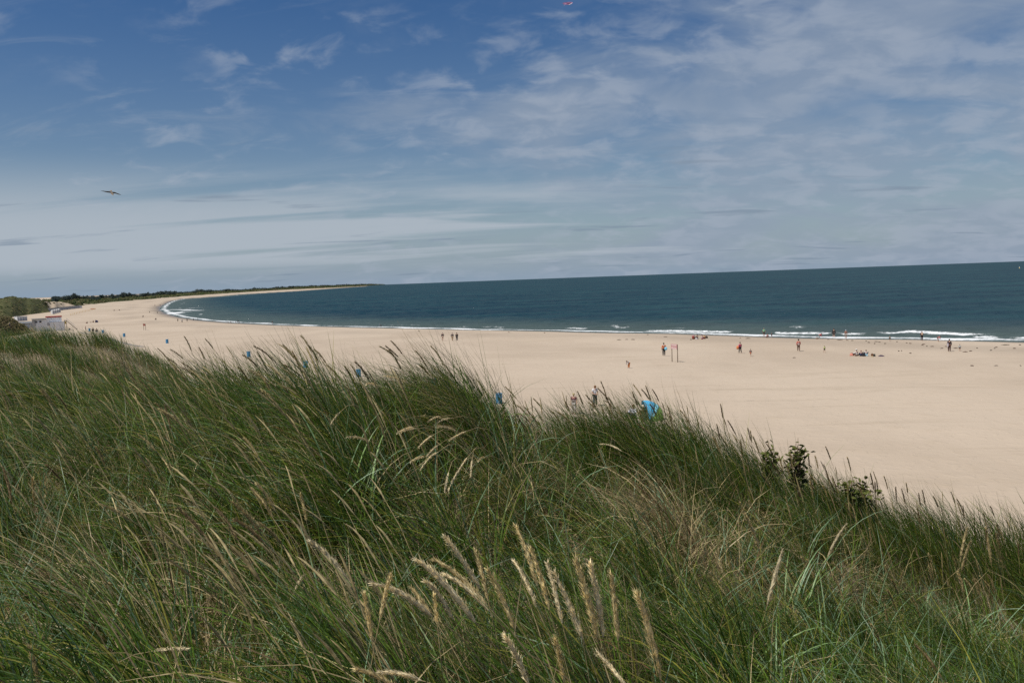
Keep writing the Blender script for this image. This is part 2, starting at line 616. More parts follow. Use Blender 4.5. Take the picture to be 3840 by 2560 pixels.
AZ_FINE = np.concatenate([np.linspace(-180, -50, 40)[:-1], np.linspace(-50, -36, 30)[:-1], np.linspace(-36, 37, 440), np.linspace(37, 50, 30)[1:], np.linspace(50, 180, 40)[1:]])
AZ_FINE = np.radians(AZ_FINE)

# beach: one sheet out to the horizon
rad = np.concatenate([[0.0, 8.0], np.geomspace(16, 420, 300), np.geomspace(430, 9000, 90)])
bx, by, bq = polar_sheet(AZ_FINE, rad)
bd = shore_dist(bx, by)
bz = beach_z(bx, by)
keepb = (bd.ravel()[bq] > -60).any(1)
V = np.stack([bx.ravel(), by.ravel(), bz.ravel()], 1)
wet = np.maximum(smooth(1 - (bd + 2.0 * vnoise(bx / 9, by / 9, 8)) / 11), 0.28 * np.exp(-((bd - 24 - 5 * vnoise(bx / 40, by / 40, 9)) / 6.0) ** 2) * smooth(vnoise(bx / 30, by / 30, 10) + 0.7)).ravel()
used, bq2 = trim(V, bq, keepb)
me = np_mesh('beach', V[used], bq2, smoothsh=True, extra={'wet': wet[used]})
tag(link('beach', me, M_SAND), 'wide pale sandy beach curving round the bay', kind='structure')

# sea: one sheet with real waves and surf near the shore, falling away with the earth's curve
AZ_SEA = np.radians(np.concatenate([np.linspace(-60, -30, 30)[:-1], np.linspace(-30, 37, 470), np.linspace(37, 120, 90)[1:]]))
rad = np.concatenate([np.arange(60, 128, 3.0), np.arange(128, 262, 0.9), np.geomspace(263, 1500, 190), np.geomspace(1530, 14500, 60)])
sx, sy, sq = polar_sheet(AZ_SEA, rad)
sd = -shore_dist(sx, sy)                         # metres out to sea
keeps = (sd.ravel()[sq] > -4.0).any(1)
rr2 = sx * sx + sy * sy
rs = np.sqrt(rr2)
near = np.clip(1 - (rs - 700) / 800, 0, 1)
# open chop
wz = near * (0.27 * fbm(sx / 9 + sy / 30, sy / 5 - sx / 20, 21, 3, 0.6) + 0.13 * vnoise(sx / 3.6, sy / 2.6, 25))
wz *= smooth((sd - 2) / 18)
# along-shore coordinate for the surf: use position along x+y noise
al = vnoise(sx / 30, sy / 30, 31)
al2 = vnoise(sx / 9, sy / 9, 32)
t = sd + 2.6 * al + 0.9 * al2
foam = np.zeros_like(sd)
for k, (tc_, amp, wd, thr, seed) in enumerate([(8.0, 0.32, 1.3, -0.02, 41), (15.0, 0.36, 1.6, 0.52, 42), (26.0, 0.35, 2.0, 0.80, 43)]):
    thr_ = thr - (0.45 if k == 0 else 0.15) * smooth((sx + 10) / 70)
    on = smooth((vnoise(sx / 15, sy / 15, seed) + 0.45 * vnoise(sx / 5, sy / 5, seed + 9) - thr_) / 0.4)
    u = (t - tc_) / wd
    prof = np.exp(-np.where(u > 0, u * u * 0.5, u * u * 2.2))
    wz += amp * prof * (0.35 + 0.65 * on) * np.clip(1 - (rs - 700) / 600, 0.25, 1)
    uf = (t - tc_ + 0.7 * wd) / (wd * 0.95)
    foam = np.maximum(foam, on * np.exp(-uf * uf) * 0.86 * (0.55 + 0.45 * smooth((sx + 30) / 80) if k == 0 else 1))
# swash: thin foam line on the wet sand and lacy foam behind it
sw = np.exp(-((sd - 2.0 - 1.0 * al2) / 2.6) ** 2) * (0.80 + 0.25 * vnoise(sx / 6, sy / 6, 51))
foam = np.maximum(foam, sw)
foam = np.maximum(foam, 0.36 * smooth((9 - sd) / 6) * smooth((sd + 1.0) / 2))
# the bend of the bay: many lines of broken water
bend = np.exp(-(((sx + 215) / 60) ** 2 + ((sy - 545) / 210) ** 2))
lines = 0.5 + 0.5 * np.sin(sd / 5.2 + 2.2 * al + 3.0 * vnoise(sx / 60, sy / 60, 61))
foam = np.maximum(foam, np.clip(bend * 1.3, 0, 1) * smooth((52 - sd) / 45) * (0.10 + 0.78 * lines ** 3))
wz += 0.10 * smooth(1 - sd / 10) * smooth((sd + 3) / 4)
shal = smooth(1 - (sd - 2) / 62) * 0.85
z = wz - rr2 / (2 * RE) + np.where(sd < 0, -0.02 * np.abs(sd), 0) + 0.03
V = np.stack([sx.ravel(), sy.ravel(), z.ravel()], 1)
used, sq2 = trim(V, sq, keeps)
me = np_mesh('sea', V[used], sq2, smoothsh=True, extra={'foam': foam.ravel()[used], 'shallow': shal.ravel()[used]})
tag(link('sea', me, M_SEA), 'dark blue-green sea with small breaking waves', kind='structure')

# ------------------------------------------------------------------ the dune we stand on
_cx = np.array([-1500, 0, 400, 700, 1000, 1280, 1500, 1800, 2100, 2300, 2600, 3000, 3400, 3840, 4600])
_cr = np.array([13, 13, 14, 9.5, 7.0, 5.3, 5.6, 6.5, 7.5, 8.0, 8.0, 8.5, 9.5, 10.5, 12])
_cy = np.array([1405, 1405, 1372, 1396, 1418, 1380, 1388, 1428, 1526, 1520, 1584, 1716, 1868, 1982, 2100])
CANOPY = 0.64
_ct = (_cx - 1920) / F
_cz = np.array([at_r(a, b, c)[2] - CANOPY for a, b, c in zip(_cx, _cy, _cr)])
_cz[0] = _cz[1]


def dune_z(x, y, detail=True):
    x = np.asarray(x, float); y = np.asarray(y, float)
    r = np.hypot(x, y)
    az = np.arctan2(x, y)
    front = np.abs(az) < 1.25
    tn = np.tan(np.clip(az, -1.25, 1.25))
    rc = np.interp(tn, _ct, _cr); zc_ = np.interp(tn, _ct, _cz)
    rc = np.where(front, rc, 14); zc_ = np.where(front, zc_, np.where(az > 0, _cz[-1], _cz[0]))
    t_ = r / rc
    z0 = EYE[2] - 1.58
    zin = z0 + (zc_ - z0) * smooth(t_) - 0.16 * np.sin(np.pi * np.clip(t_, 0, 1)) * smooth((tn + 0.4) / 0.3)
    q = np.maximum(r - rc, 0)
    zout = zc_ - 0.62 * q * q / (q + 1.3)
    z = np.where(t_ < 1, zin, zout)
    # the second hump of the dune, further off to the left
    ux = np.maximum(0, x + 14.8); uy = np.maximum(0, np.abs(y - 24.0) - 3.5)
    zh = EYE[2] - 1.76 - 0.75 * 2.6 * (np.sqrt(1 + (ux / 2.6) ** 2) - 1) - 0.5 * 3 * (np.sqrt(1 + (uy / 3) ** 2) - 1)
    zh = np.where(x < -16.2, zh - 0.02 * (x + 16.2) ** 2 * 0, zh)
    z = np.maximum(z, zh)
    # mound of the big swept clump and the dark hollow in front of it
    z = z + 0.20 * np.exp(-(((x + 0.10) / 0.55) ** 2 + ((y - 5.9) / 0.5) ** 2)) - 0.22 * np.exp(-(((x + 0.55) / 0.6) ** 2 + ((y - 4.0) / 0.6) ** 2))
    if detail:
        z = z + 0.10 * vnoise(x / 1.9 + 3, y / 1.9, 71) * np.clip(r / 3, 0, 1) + 0.15 * vnoise(x / 0.9, y / 0.9, 72) * np.clip(r / 2.8 - 0.2, 0, 1)
    return z


rad = np.concatenate([[0.0], np.geomspace(0.5, 44, 150)])
dx, dy, dq = polar_sheet(np.radians(np.concatenate([np.linspace(-180, -45, 50)[:-1], np.linspace(-45, 45, 180), np.linspace(45, 180, 50)[1:]])), rad)
dz = dune_z(dx, dy)
V = np.stack([dx.ravel(), dy.ravel(), dz.ravel()], 1)
keepd = (dz.ravel()[dq] > 1.6).any(1)
used, dq2 = trim(V, dq, keepd)
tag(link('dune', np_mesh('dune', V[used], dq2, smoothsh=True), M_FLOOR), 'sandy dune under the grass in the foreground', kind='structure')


def dune_hit(px, py, up=0.0, fallback=True):
    """point where the view ray comes within `up` of the dune floor"""
    d = ray(px, py)
    r = np.geomspace(0.9, 34, 500)
    g = EYE[2] + d[2] * r - dune_z(d[0] * r, d[1] * r, False) - up
    i = int(np.argmax(g < 0))
    if g[i] >= 0:
        tn = d[0] / d[1]
        return EYE + d * float(np.interp(tn, _ct, _cr))
    rr = r[i] if i == 0 else r[i - 1] + (r[i] - r[i - 1]) * g[i - 1] / (g[i - 1] - g[i])
    return EYE + d * rr


# ------------------------------------------------------------------ marram grass
PAL = dict(green=(0.096, 0.164, 0.016), deep=(0.040, 0.084, 0.009), olive=(0.235, 0.228, 0.038), blue=(0.150, 0.235, 0.125),
           straw=(0.50, 0.395, 0.205), brown=(0.155, 0.108, 0.052), tan=(0.27, 0.205, 0.105), red=(0.18, 0.10, 0.045))
PAL = {k: np.array(v) for k, v in PAL.items()}


def ribbon_blades(root, L, wd, ang, th0, bend, twist, col, colbase, ns=4, tip=0.1, kink=None):
    n = len(root)
    h = np.stack([np.sin(ang), np.cos(ang), np.zeros(n)], 1)
    perp = np.stack([np.cos(ang), -np.sin(ang), np.zeros(n)], 1)
    P = root.copy()
    V = np.zeros((n, ns + 1, 2, 3), np.float32); Cc = np.zeros((n, ns + 1, 2, 3), np.float32)
    for k in range(ns + 1):
        s = k / ns
        th = th0 + bend * s ** 1.4
        if kink is not None: th = th + kink * (s > 0.55)
        T = h * np.sin(th)[:, None] + np.array((0, 0, 1.0)) * np.cos(th)[:, None]
        nrm = np.cross(T, perp)
        tw = twist * (0.4 + 0.6 * s)
        w = perp * np.cos(tw)[:, None] + nrm * np.sin(tw)[:, None]
        ww = wd * (1 - (1 - tip) * s ** 2.2) * (0.75 + 0.25 * min(1, s * 4)) * 0.5
        V[:, k, 0] = P - w * ww[:, None]; V[:, k, 1] = P + w * ww[:, None]
        f = np.clip(s / 0.3, 0, 1)
        Cc[:, k, :] = (colbase * (1 - f) + col * f)[:, None, :]
        if k < ns:
            thm = th0 + bend * (s + 0.5 / ns) ** 1.4
            if kink is not None: thm = thm + kink * (s + 0.5 / ns > 0.55)
            P = P + (h * np.sin(thm)[:, None] + np.array((0, 0, 1.0)) * np.cos(thm)[:, None]) * (L / ns)[:, None]
    base = (np.arange(n) * (ns + 1) * 2)[:, None]
    k = np.arange(ns)[None, :] * 2
    q = np.stack([base + k, base + k + 1, base + k + 3, base + k + 2], -1).reshape(-1, 4)
    return V.reshape(-1, 3), q, Cc.reshape(-1, 3)


class Pile:
    def __init__(s): s.V = []; s.Q = []; s.C = []; s.n = 0
    def add(s, V, Q, Cc):
        s.V.append(V); s.Q.append(Q + s.n); s.C.append(Cc); s.n += len(V)
    def mesh(s, name): return np_mesh(name, np.concatenate(s.V), np.concatenate(s.Q), np.concatenate(s.C))


WIND = math.atan2(-1.0, -0.12)             # blades bow to the left of the picture


def patch_mask(x, y, px, py, rad):
    P = dune_hit(px, py)
    return np.exp(-((x - P[0]) ** 2 + (y - P[1]) ** 2) / (2 * rad * rad))


def dryness(x, y):
    d = 0.14 + 0.13 * vnoise(x / 1.6, y / 1.6, 81)
    d += 0.95 * patch_mask(x, y, 2660, 2230, 0.32) + 0.45 * patch_mask(x, y, 2500, 2050, 0.3) + 0.55 * patch_mask(x, y, 760, 2480, 0.35)
    d += 0.4 * patch_mask(x, y, 450, 2300, 0.25) + 0.35 * patch_mask(x, y, 1900, 1900, 0.3) + 0.4 * patch_mask(x, y, 3500, 2380, 0.35)
    return np.clip(d, 0.03, 0.95)


def bareness(x, y):
    return np.clip(0.95 * patch_mask(x, y, 420, 2330, 0.26) + 0.3 * patch_mask(x, y, 330, 2120, 0.16), 0, 0.95)


grass = Pile()


def pick_cols(n, dry, rng, blue=0.12):
    base = np.zeros((n, 3)); u = rng.random(n)
    g = rng.random(n)
    greens = np.where((g < 0.38)[:, None], PAL['green'], np.where((g < 0.74)[:, None], PAL['deep'], np.where((g < 1 - blue)[:, None], PAL['olive'], PAL['blue'])))
    d = rng.random(n)
    drys = np.where((d < 0.55)[:, None], PAL['straw'], np.where((d < 0.8)[:, None], PAL['tan'], np.where((d < 0.92)[:, None], PAL['brown'], PAL['red'])))
    base = np.where((u < dry)[:, None], drys, greens)
    return base * (0.75 + 0.5 * rng.random(n))[:, None]


def tufts(xy, nb, spread, Lr, wr, th, bd, windk, dry, rng=RNG, ns=4, blue=0.1, wdir=None):
    """xy (n,2) tuft centres; arrays or scalars for the rest"""
    n = len(xy)
    nb = np.broadcast_to(nb, (n,)).astype(int)
    idx = np.repeat(np.arange(n), nb); m = len(idx)
    a = rng.random(m) * 2 * np.pi
    rad_ = np.sqrt(rng.random(m)) * np.broadcast_to(spread, (n,))[idx]
    x = xy[idx, 0] + rad_ * np.sin(a); y = xy[idx, 1] + rad_ * np.cos(a)
    rel = rad_ / np.maximum(np.broadcast_to(spread, (n,))[idx], 1e-3)
    WD = WIND if wdir is None else wdir
    hx = np.sin(a) * rel * 0.55 + math.sin(WD) * np.broadcast_to(windk, (n,))[idx] + rng.normal(0, 0.33, m)
    hy = np.cos(a) * rel * 0.55 + math.cos(WD) * np.broadcast_to(windk, (n,))[idx] + rng.normal(0, 0.33, m)
    ang = np.arctan2(hx, hy)
    root = np.stack([x, y, dune_z(x, y) - 0.02], 1)
    L = np.broadcast_to(Lr, (n,))[idx] * rng.uniform(0.55, 1.12, m)
    th0 = np.abs(rng.normal(0, 1, m)) * th * 0.6 + th * 0.5 * rel
    bend = np.clip(rng.normal(bd, bd * 0.45, m), 0.05, 2.3)
    col = pick_cols(m, np.broadcast_to(dry, (n,))[idx], rng, blue)
    cb = np.where((rng.random(m) < 0.5)[:, None], PAL['tan'] * 0.8, PAL['olive'])
    w = np.broadcast_to(wr, (n,))[idx] * rng.uniform(0.6, 1.3, m)
    grass.add(*ribbon_blades(root, L, w, ang, th0, bend, rng.uniform(-1.4, 1.4, m), col, cb, ns))


def scatter(n, rmin, rmax, t0, t1, rng=RNG):
    """random points by tan(azimuth) and radius, even over the ground"""
    t_ = rng.uniform(t0, t1, n)
    r = np.sqrt(rng.uniform(rmin ** 2, rmax ** 2, n))
    a = np.arctan(t_)
    return np.stack([r * np.sin(a), r * np.cos(a)], 1)


# near tufts
P = scatter(760, 1.45, 12.5, -0.80, 0.78)
rP = np.hypot(P[:, 0], P[:, 1]); tn = P[:, 0] / P[:, 1]
rcP = np.interp(tn, _ct, _cr)
P = P[(rP < rcP + 1.6)]
P = P[RNG.random(len(P)) > bareness(P[:, 0], P[:, 1])]
rP = np.hypot(P[:, 0], P[:, 1])
big_ = 0.5 + 0.5 * vnoise(P[:, 0] / 1.3, P[:, 1] / 1.3, 91)
wdt = np.interp(rP, [1.5, 4, 8, 13], [0.0068, 0.0058, 0.0058, 0.0064])
tufts(P, np.interp(rP, [1.5, 4, 13], [70, 75, 75]), 0.09 + 0.11 * big_, 0.34 + 0.26 * big_, wdt, 0.22, 0.75, 0.45 + 0.4 * big_, dryness(P[:, 0], P[:, 1]))
# tussocks: mounded clumps of long arching blades with darker gaps between
TUS = []
for a_, b_ in scatter(4000, 1.9, 13.5, -0.72, 0.68):
    rt_ = math.hypot(a_, b_)
    if rt_ > float(np.interp(a_ / b_, _ct, _cr)) + 0.7: continue
    gap = 0.46 + 0.03 * rt_
    if all((a_ - c_) ** 2 + (b_ - d_) ** 2 > gap * gap for c_, d_ in TUS): TUS.append((a_, b_))
TUS = np.array(TUS)
hv = RNG.random(len(TUS))
tufts(TUS, 230 + 120 * hv, 0.15 + 0.09 * hv, 0.66 + 0.30 * hv, np.interp(np.hypot(TUS[:, 0], TUS[:, 1]), [2, 5, 9, 13], [0.0066, 0.0060, 0.0060, 0.0072]), 0.30, 1.05, 0.75 + 0.5 * RNG.random(len(TUS)),
      np.clip(dryness(TUS[:, 0], TUS[:, 1]) - 0.05, 0.02, 0.9), ns=6, blue=0.06)
print('tussocks', len(TUS))
# crest of the dune: taller, blown to the left
tt = np.linspace(-0.72, 0.70, 400); tt = tt + RNG.normal(0, 0.004, len(tt))
rr_ = np.interp(tt, _ct, _cr) * RNG.uniform(0.90, 1.10, len(tt))
A = np.arctan(tt); P = np.stack([rr_ * np.sin(A), rr_ * np.cos(A)], 1)
tufts(P, 46, 0.16, 0.82 + 0.14 * vnoise(tt * 16, tt * 0, 97), 0.0066, 0.28, 0.70, 1.05, 0.10)
# the two big swept clumps in the middle
for (px, py, n_, sp, Lb, wk) in [(1560, 1530, 500, 0.35, 0.9, 1.2), (1330, 1470, 420, 0.3, 0.85, 1.1),
                                 (2330, 1620, 700, 0.34, 0.9, 1.0), (2480, 1660, 450, 0.28, 0.85, 1.0), (700, 1420, 400, 0.5, 0.85, 1.0), (1000, 1440, 420, 0.4, 0.85, 1.0)]:
    Q = dune_hit(px, py, 0.25)
    tufts(np.array([[Q[0], Q[1]]]), n_, sp, Lb, 0.0050, 0.30, 1.15, wk, 0.10, ns=6)
for (px, py, n_, sp, Lb, th_, bd_, dr_) in [(1880, 1600, 1500, 0.36, 1.08, 0.42, 1.25, 0.16), (1820, 1640, 900, 0.30, 1.0, 0.5, 1.45, 0.30), (1960, 1590, 600, 0.28, 1.0, 0.35, 1.0, 0.1), (2380, 1600, 700, 0.30, 0.95, 0.35, 1.2, 0.15)]:
    Q = dune_hit(px, py, 0.15)
    tufts(np.array([[Q[0], Q[1]]]), n_, sp, Lb, 0.0052, th_, bd_, 2.2, dr_, ns=7, wdir=math.atan2(-1, -0.38))
# clump at the bottom centre (blades under the big seed heads)
for (px, py, n_, sp) in [(1950, 2560, 640, 0.17), (2250, 2560, 600, 0.16), (1650, 2540, 520, 0.18), (2480, 2480, 380, 0.2)]:
    Q = dune_hit(px, py, 0.3)
    tufts(np.array([[Q[0], Q[1]]]), n_, sp, 0.74, 0.0042, 0.24, 0.55, 0.9, 0.46, ns=6)
for (px, py) in [(1180, 1960), (1230, 2030), (1290, 2090), (1140, 1900), (1330, 2020), (150, 1395), (260, 1405), (330, 1390)]:
    Q = dune_hit(px, py, 0.05)
    tufts(np.array([[Q[0], Q[1]]]), 260, 0.22, 0.60, 0.0060, 0.28, 0.95, 0.8, 0.14, ns=6)
# single blades filling the gaps, crossing every way
P = scatter(11000, 1.5, 7.5, -0.80, 0.78)
P = P[RNG.random(len(P)) > bareness(P[:, 0], P[:, 1]) * 0.9]
m = len(P)
root = np.stack([P[:, 0], P[:, 1], dune_z(P[:, 0], P[:, 1]) - 0.01], 1)
grass.add(*ribbon_blades(root, RNG.uniform(0.25, 0.75, m), RNG.uniform(0.0034, 0.0070, m), RNG.uniform(0, 6.283, m), np.abs(RNG.normal(0, 0.45, m)),
                         RNG.uniform(0.2, 1.6, m), RNG.uniform(-1.4, 1.4, m), pick_cols(m, dryness(P[:, 0], P[:, 1]) * 1.15, RNG, 0.2),
                         np.tile(PAL['olive'], (m, 1)), 4, kink=np.where(RNG.random(m) < 0.12, RNG.uniform(0.7, 1.6, m), 0)))
# broad blue-green blades scattered among them
P = scatter(2100, 1.7, 8.0, -0.80, 0.78); m = len(P)
root = np.stack([P[:, 0], P[:, 1], dune_z(P[:, 0], P[:, 1]) - 0.01], 1)
grass.add(*ribbon_blades(root, RNG.uniform(0.35, 0.75, m), RNG.uniform(0.006, 0.011, m), RNG.uniform(0, 6.283, m), np.abs(RNG.normal(0, 0.35, m)),
                         RNG.uniform(0.3, 1.7, m), RNG.uniform(-0.9, 0.9, m), np.tile(PAL['blue'], (m, 1)) * RNG.uniform(0.7, 1.35, (m, 1)),
                         np.tile(PAL['olive'], (m, 1)), 6))
# dead litter lying on the ground
P = scatter(26000, 1.5, 8.0, -0.80, 0.78); m = len(P)
root = np.stack([P[:, 0], P[:, 1], dune_z(P[:, 0], P[:, 1]) + RNG.uniform(0.0, 0.14, m)], 1)
grass.add(*ribbon_blades(root, RNG.uniform(0.12, 0.42, m), RNG.uniform(0.002, 0.0042, m), RNG.uniform(0, 6.283, m), RNG.uniform(0.9, 1.65, m),
                         RNG.uniform(-0.5, 0.5, m), RNG.uniform(-1.2, 1.2, m), pick_cols(m, np.full(m, 0.95), RNG), np.tile(PAL['tan'], (m, 1)), 3))
# the further hump on the left
P = np.stack([RNG.uniform(-32, -5, 3400), RNG.uniform(12.5, 30, 3400)], 1)
P = P[(P[:, 0] / P[:, 1] > -0.92) & (dune_z(P[:, 0], P[:, 1]) > np.where(P[:, 1] < 20, 8.8, 9.8)) & (np.hypot(P[:, 0], P[:, 1]) > 12)]
tufts(P, 28, 0.30, 0.74, 0.011, 0.25, 0.75, 0.9, np.clip(0.10 + 0.12 * vnoise(P[:, 0] / 3, P[:, 1] / 3, 95), 0.03, 0.4), ns=3)
tag(link('marram_grass', grass.mesh('marram_grass'), M_GRASS), 'thick windblown green marram grass covering the dune', kind='stuff')
print('grass verts', grass.n)

# ------------------------------------------------------------------ seed heads
SEED_COL = [np.array((0.50, 0.405, 0.205)), np.array((0.40, 0.315, 0.150)), np.array((0.26, 0.19, 0.095)), np.array((0.60, 0.51, 0.32))]


def stalk_mesh(root, B, T, tone, near=True, droop=None, rng=RNG, R_=None):
    """stem root->B, seed head B->T; returns (stem V,Q,C),(head V,Q,C)"""
    root, B, T = (np.asarray(v, float) for v in (root, B, T))
    hl = np.linalg.norm(T - B)
    ax = (T - B) / hl
    ctrl = B - ax * np.linalg.norm(B - root) * 0.45
    ns = 8 if near else 5; nk = 5 if near else 3
    s = np.linspace(0, 1, ns + 1)[:, None]
    pts = (1 - s) ** 2 * root + 2 * s * (1 - s) * ctrl + s * s * B

    def tube_(pts, rad, nk):
        tn_ = np.gradient(pts, axis=0); tn_ /= np.linalg.norm(tn_, axis=1)[:, None]
        a = np.cross(tn_, np.array((0.9, 0.1, 0.2))); a /= np.linalg.norm(a, axis=1)[:, None]
        b = np.cross(tn_, a)
        w = np.arange(nk) * 2 * np.pi / nk
        V = pts[:, None, :] + (a[:, None, :] * np.cos(w)[None, :, None] + b[:, None, :] * np.sin(w)[None, :, None]) * rad[:, :, None]
        n = len(pts)
        i = np.arange(n - 1)[:, None] * nk; k = np.arange(nk)[None, :]; k2 = (k + 1) % nk
        Q = np.stack([i + k, i + k2, i + nk + k2, i + nk + k], -1).reshape(-1, 4)
        return V.reshape(-1, 3), Q, tn_, a, b

    V1, Q1, *_ = tube_(pts, np.full((ns + 1, nk), 0.0014 if near else 0.0019), nk)
    sc = np.where((np.linspace(0, 1, ns + 1) > 0.45)[:, None], PAL['straw'] * 0.8, PAL['olive'])
    C1 = np.repeat(sc, nk, 0)
    # head: slightly bowed spindle, rough, with bristly spikelets
    side = np.cross(ax, np.array((0.1, 0.9, 0.3))); side /= np.linalg.norm(side)
    bow = np.array((0, 0, -1.0)) * hl * rng.uniform(0.02, 0.10)
    nr = 16 if near else 7; nk = 7 if near else 5
    s = np.linspace(0, 1, nr + 1)
    hp = B + (T - B) * s[:, None] + bow * (np.sin(np.pi * s)[:, None] * -1)
    Rm = (R_ or 0.050 * hl + 0.0015) * 0.56
    prof = np.interp(s, [0, 0.06, 0.2, 0.5, 0.8, 0.95, 1.0], [0.35, 0.75, 1.0, 0.97, 0.66, 0.34, 0.10])
    rad = Rm * prof[:, None] * (1 + 0.55 * (rng.random((nr + 1, nk)) - 0.5))
    V2, Q2, tn_, a, b = tube_(hp, rad, nk)
    jit = 0.75 + 0.5 * rng.random(len(V2))
    C2 = tone[None, :] * jit[:, None]
    if near:
        m = 230
        u = rng.uniform(0.03, 0.97, m); w = rng.uniform(0, 6.283, m)
        i = np.clip((u * nr).astype(int), 0, nr - 1)
        c = hp[i] + (hp[i + 1] - hp[i]) * (u * nr - i)[:, None]
        o = a[i] * np.cos(w)[:, None] + b[i] * np.sin(w)[:, None]
        rr = Rm * np.interp(u, [0, 0.06, 0.2, 0.5, 0.8, 0.95, 1.0], [0.35, 0.75, 1.0, 0.97, 0.66, 0.34, 0.10])
        p0 = c + o * (rr * 0.85)[:, None]
        ln = rng.uniform(0.009, 0.018, m) * (0.6 + hl * 2)
        d = tn_[i] + o * rng.uniform(0.20, 0.75, m)[:, None]
        p1 = p0 + d * ln[:, None]
        wv = np.cross(tn_[i], o) * (rng.uniform(0.0010, 0.0019, m))[:, None]
        Vs = np.stack([p0 - wv, p0 + wv, p1 + wv * 0.2, p1 - wv * 0.2], 1).reshape(-1, 3)
        Qs = np.arange(m * 4).reshape(-1, 4) + len(V2)
        V2 = np.concatenate([V2, Vs]); Q2 = np.concatenate([Q2, Qs])
        C2 = np.concatenate([C2, np.repeat(tone[None, :] * rng.uniform(0.8, 1.55, (m, 1)), 4, 0)])
    return (V1, Q1, C1), (V2, Q2, C2)


NST = [0]


def add_stalk(root, B, T, tone, label, group, near=True, R_=None):
    s_, h_ = stalk_mesh(root, B, T, tone, near, R_=R_)
    o = np.asarray(root, float)
    st = link('seed_stalk', np_mesh('seed_stalk', s_[0] - o, s_[1], s_[2], True), M_GRASS)
    st.location = o
    hd = link('seed_head', np_mesh('seed_head', h_[0] - o, h_[1], h_[2], False), M_HEAD, st)
    tag(st, label, 'seed head', group)
    NST[0] += 1
    return st


def stalk_px(tip, base, tone, label, group, up=0.52, R_=None, rootoff=0.9, D=None, near=True):
    Bp = dune_hit(base[0], base[1], up)
    r = math.hypot(Bp[0], Bp[1]) if D is None else D
    Bp = at_r(base[0], base[1], r)
    hl = math.hypot(tip[0] - base[0], tip[1] - base[1]) / F * r
    Tp = at_r(tip[0], tip[1], r * (1 + 0.10 * (random.random() - 0.5) * min(1, hl / r * 8)))
    dv = (Tp - Bp) / np.linalg.norm(Tp - Bp)
    gz = float(dune_z(np.array([Bp[0]]), np.array([Bp[1]]))[0])
    h = max(0.12, Bp[2] - gz)
    ro = np.array((Bp[0], Bp[1])) - dv[:2] * min(h * rootoff * 0.6, 0.4) + np.array((random.uniform(-.03, .03), random.uniform(0.0, .08)))
    root = np.array((ro[0], ro[1], float(dune_z(np.array([ro[0]]), np.array([ro[1]]))[0]) - 0.02))
    return add_stalk(root, Bp, Tp, tone * random.uniform(0.85, 1.15), label, group, near, R_)


# big heads of the clump at the bottom centre
L1 = 'large bristly straw-coloured seed head in the clump at the bottom centre'
BIG = [((1665, 2005), (1800, 2205)), ((1555, 2090), (1780, 2330)), ((1390, 2185), (1620, 2310)), ((1622, 2092), (1830, 2275)), ((1660, 2150), (1835, 2290)),
       ((1780, 2055), (1830, 2250)), ((1825, 2130), (1930, 2360)), ((1930, 1965), (2015, 2195)), ((1985, 2050), (2060, 2285)), ((1925, 2100), (2012, 2275)),
       ((2050, 2105), (2108, 2335)), ((2075, 2140), (2185, 2395)), ((2155, 2085), (2240, 2390)), ((2210, 2105), (2262, 2385)), ((2290, 2145), (2318, 2400)),
       ((2385, 2215), (2475, 2545)), ((1365, 2225), (1395, 2400)), ((1465, 2150), (1425, 2320)), ((1540, 2200), (1622, 2312)), ((1628, 2230), (1640, 2340)),
       ((2080, 2390), (2115, 2555)), ((2235, 2440), (2350, 2575)), ((1330, 2505), (1500, 2590)), ((1890, 2380), (1985, 2570)), ((1590, 2175), (1700, 2320)), ((1420, 2520), (1580, 2550))]
ORD = ['first', 'second', 'third', 'fourth', 'fifth', 'sixth', 'seventh', 'eighth', 'ninth', 'tenth', 'eleventh', 'twelfth', 'thirteenth', 'fourteenth', 'fifteenth', 'sixteenth', 'seventeenth',
       'eighteenth', 'nineteenth', 'twentieth', 'twenty-first', 'twenty-second', 'twenty-third', 'twenty-fourth', 'twenty-fifth', 'twenty-sixth']
BIG.sort(key=lambda q: q[0][0])
for i, (a, b) in enumerate(BIG):
    L1 = 'large bristly seed head, tip %s from the left in the clump at bottom centre' % ORD[i]
    stalk_px(a, b, SEED_COL[(0, 0, 3, 3)[i % 4]] * 1.22, L1, 'big seed heads of the clump at the bottom centre', up=0.66)
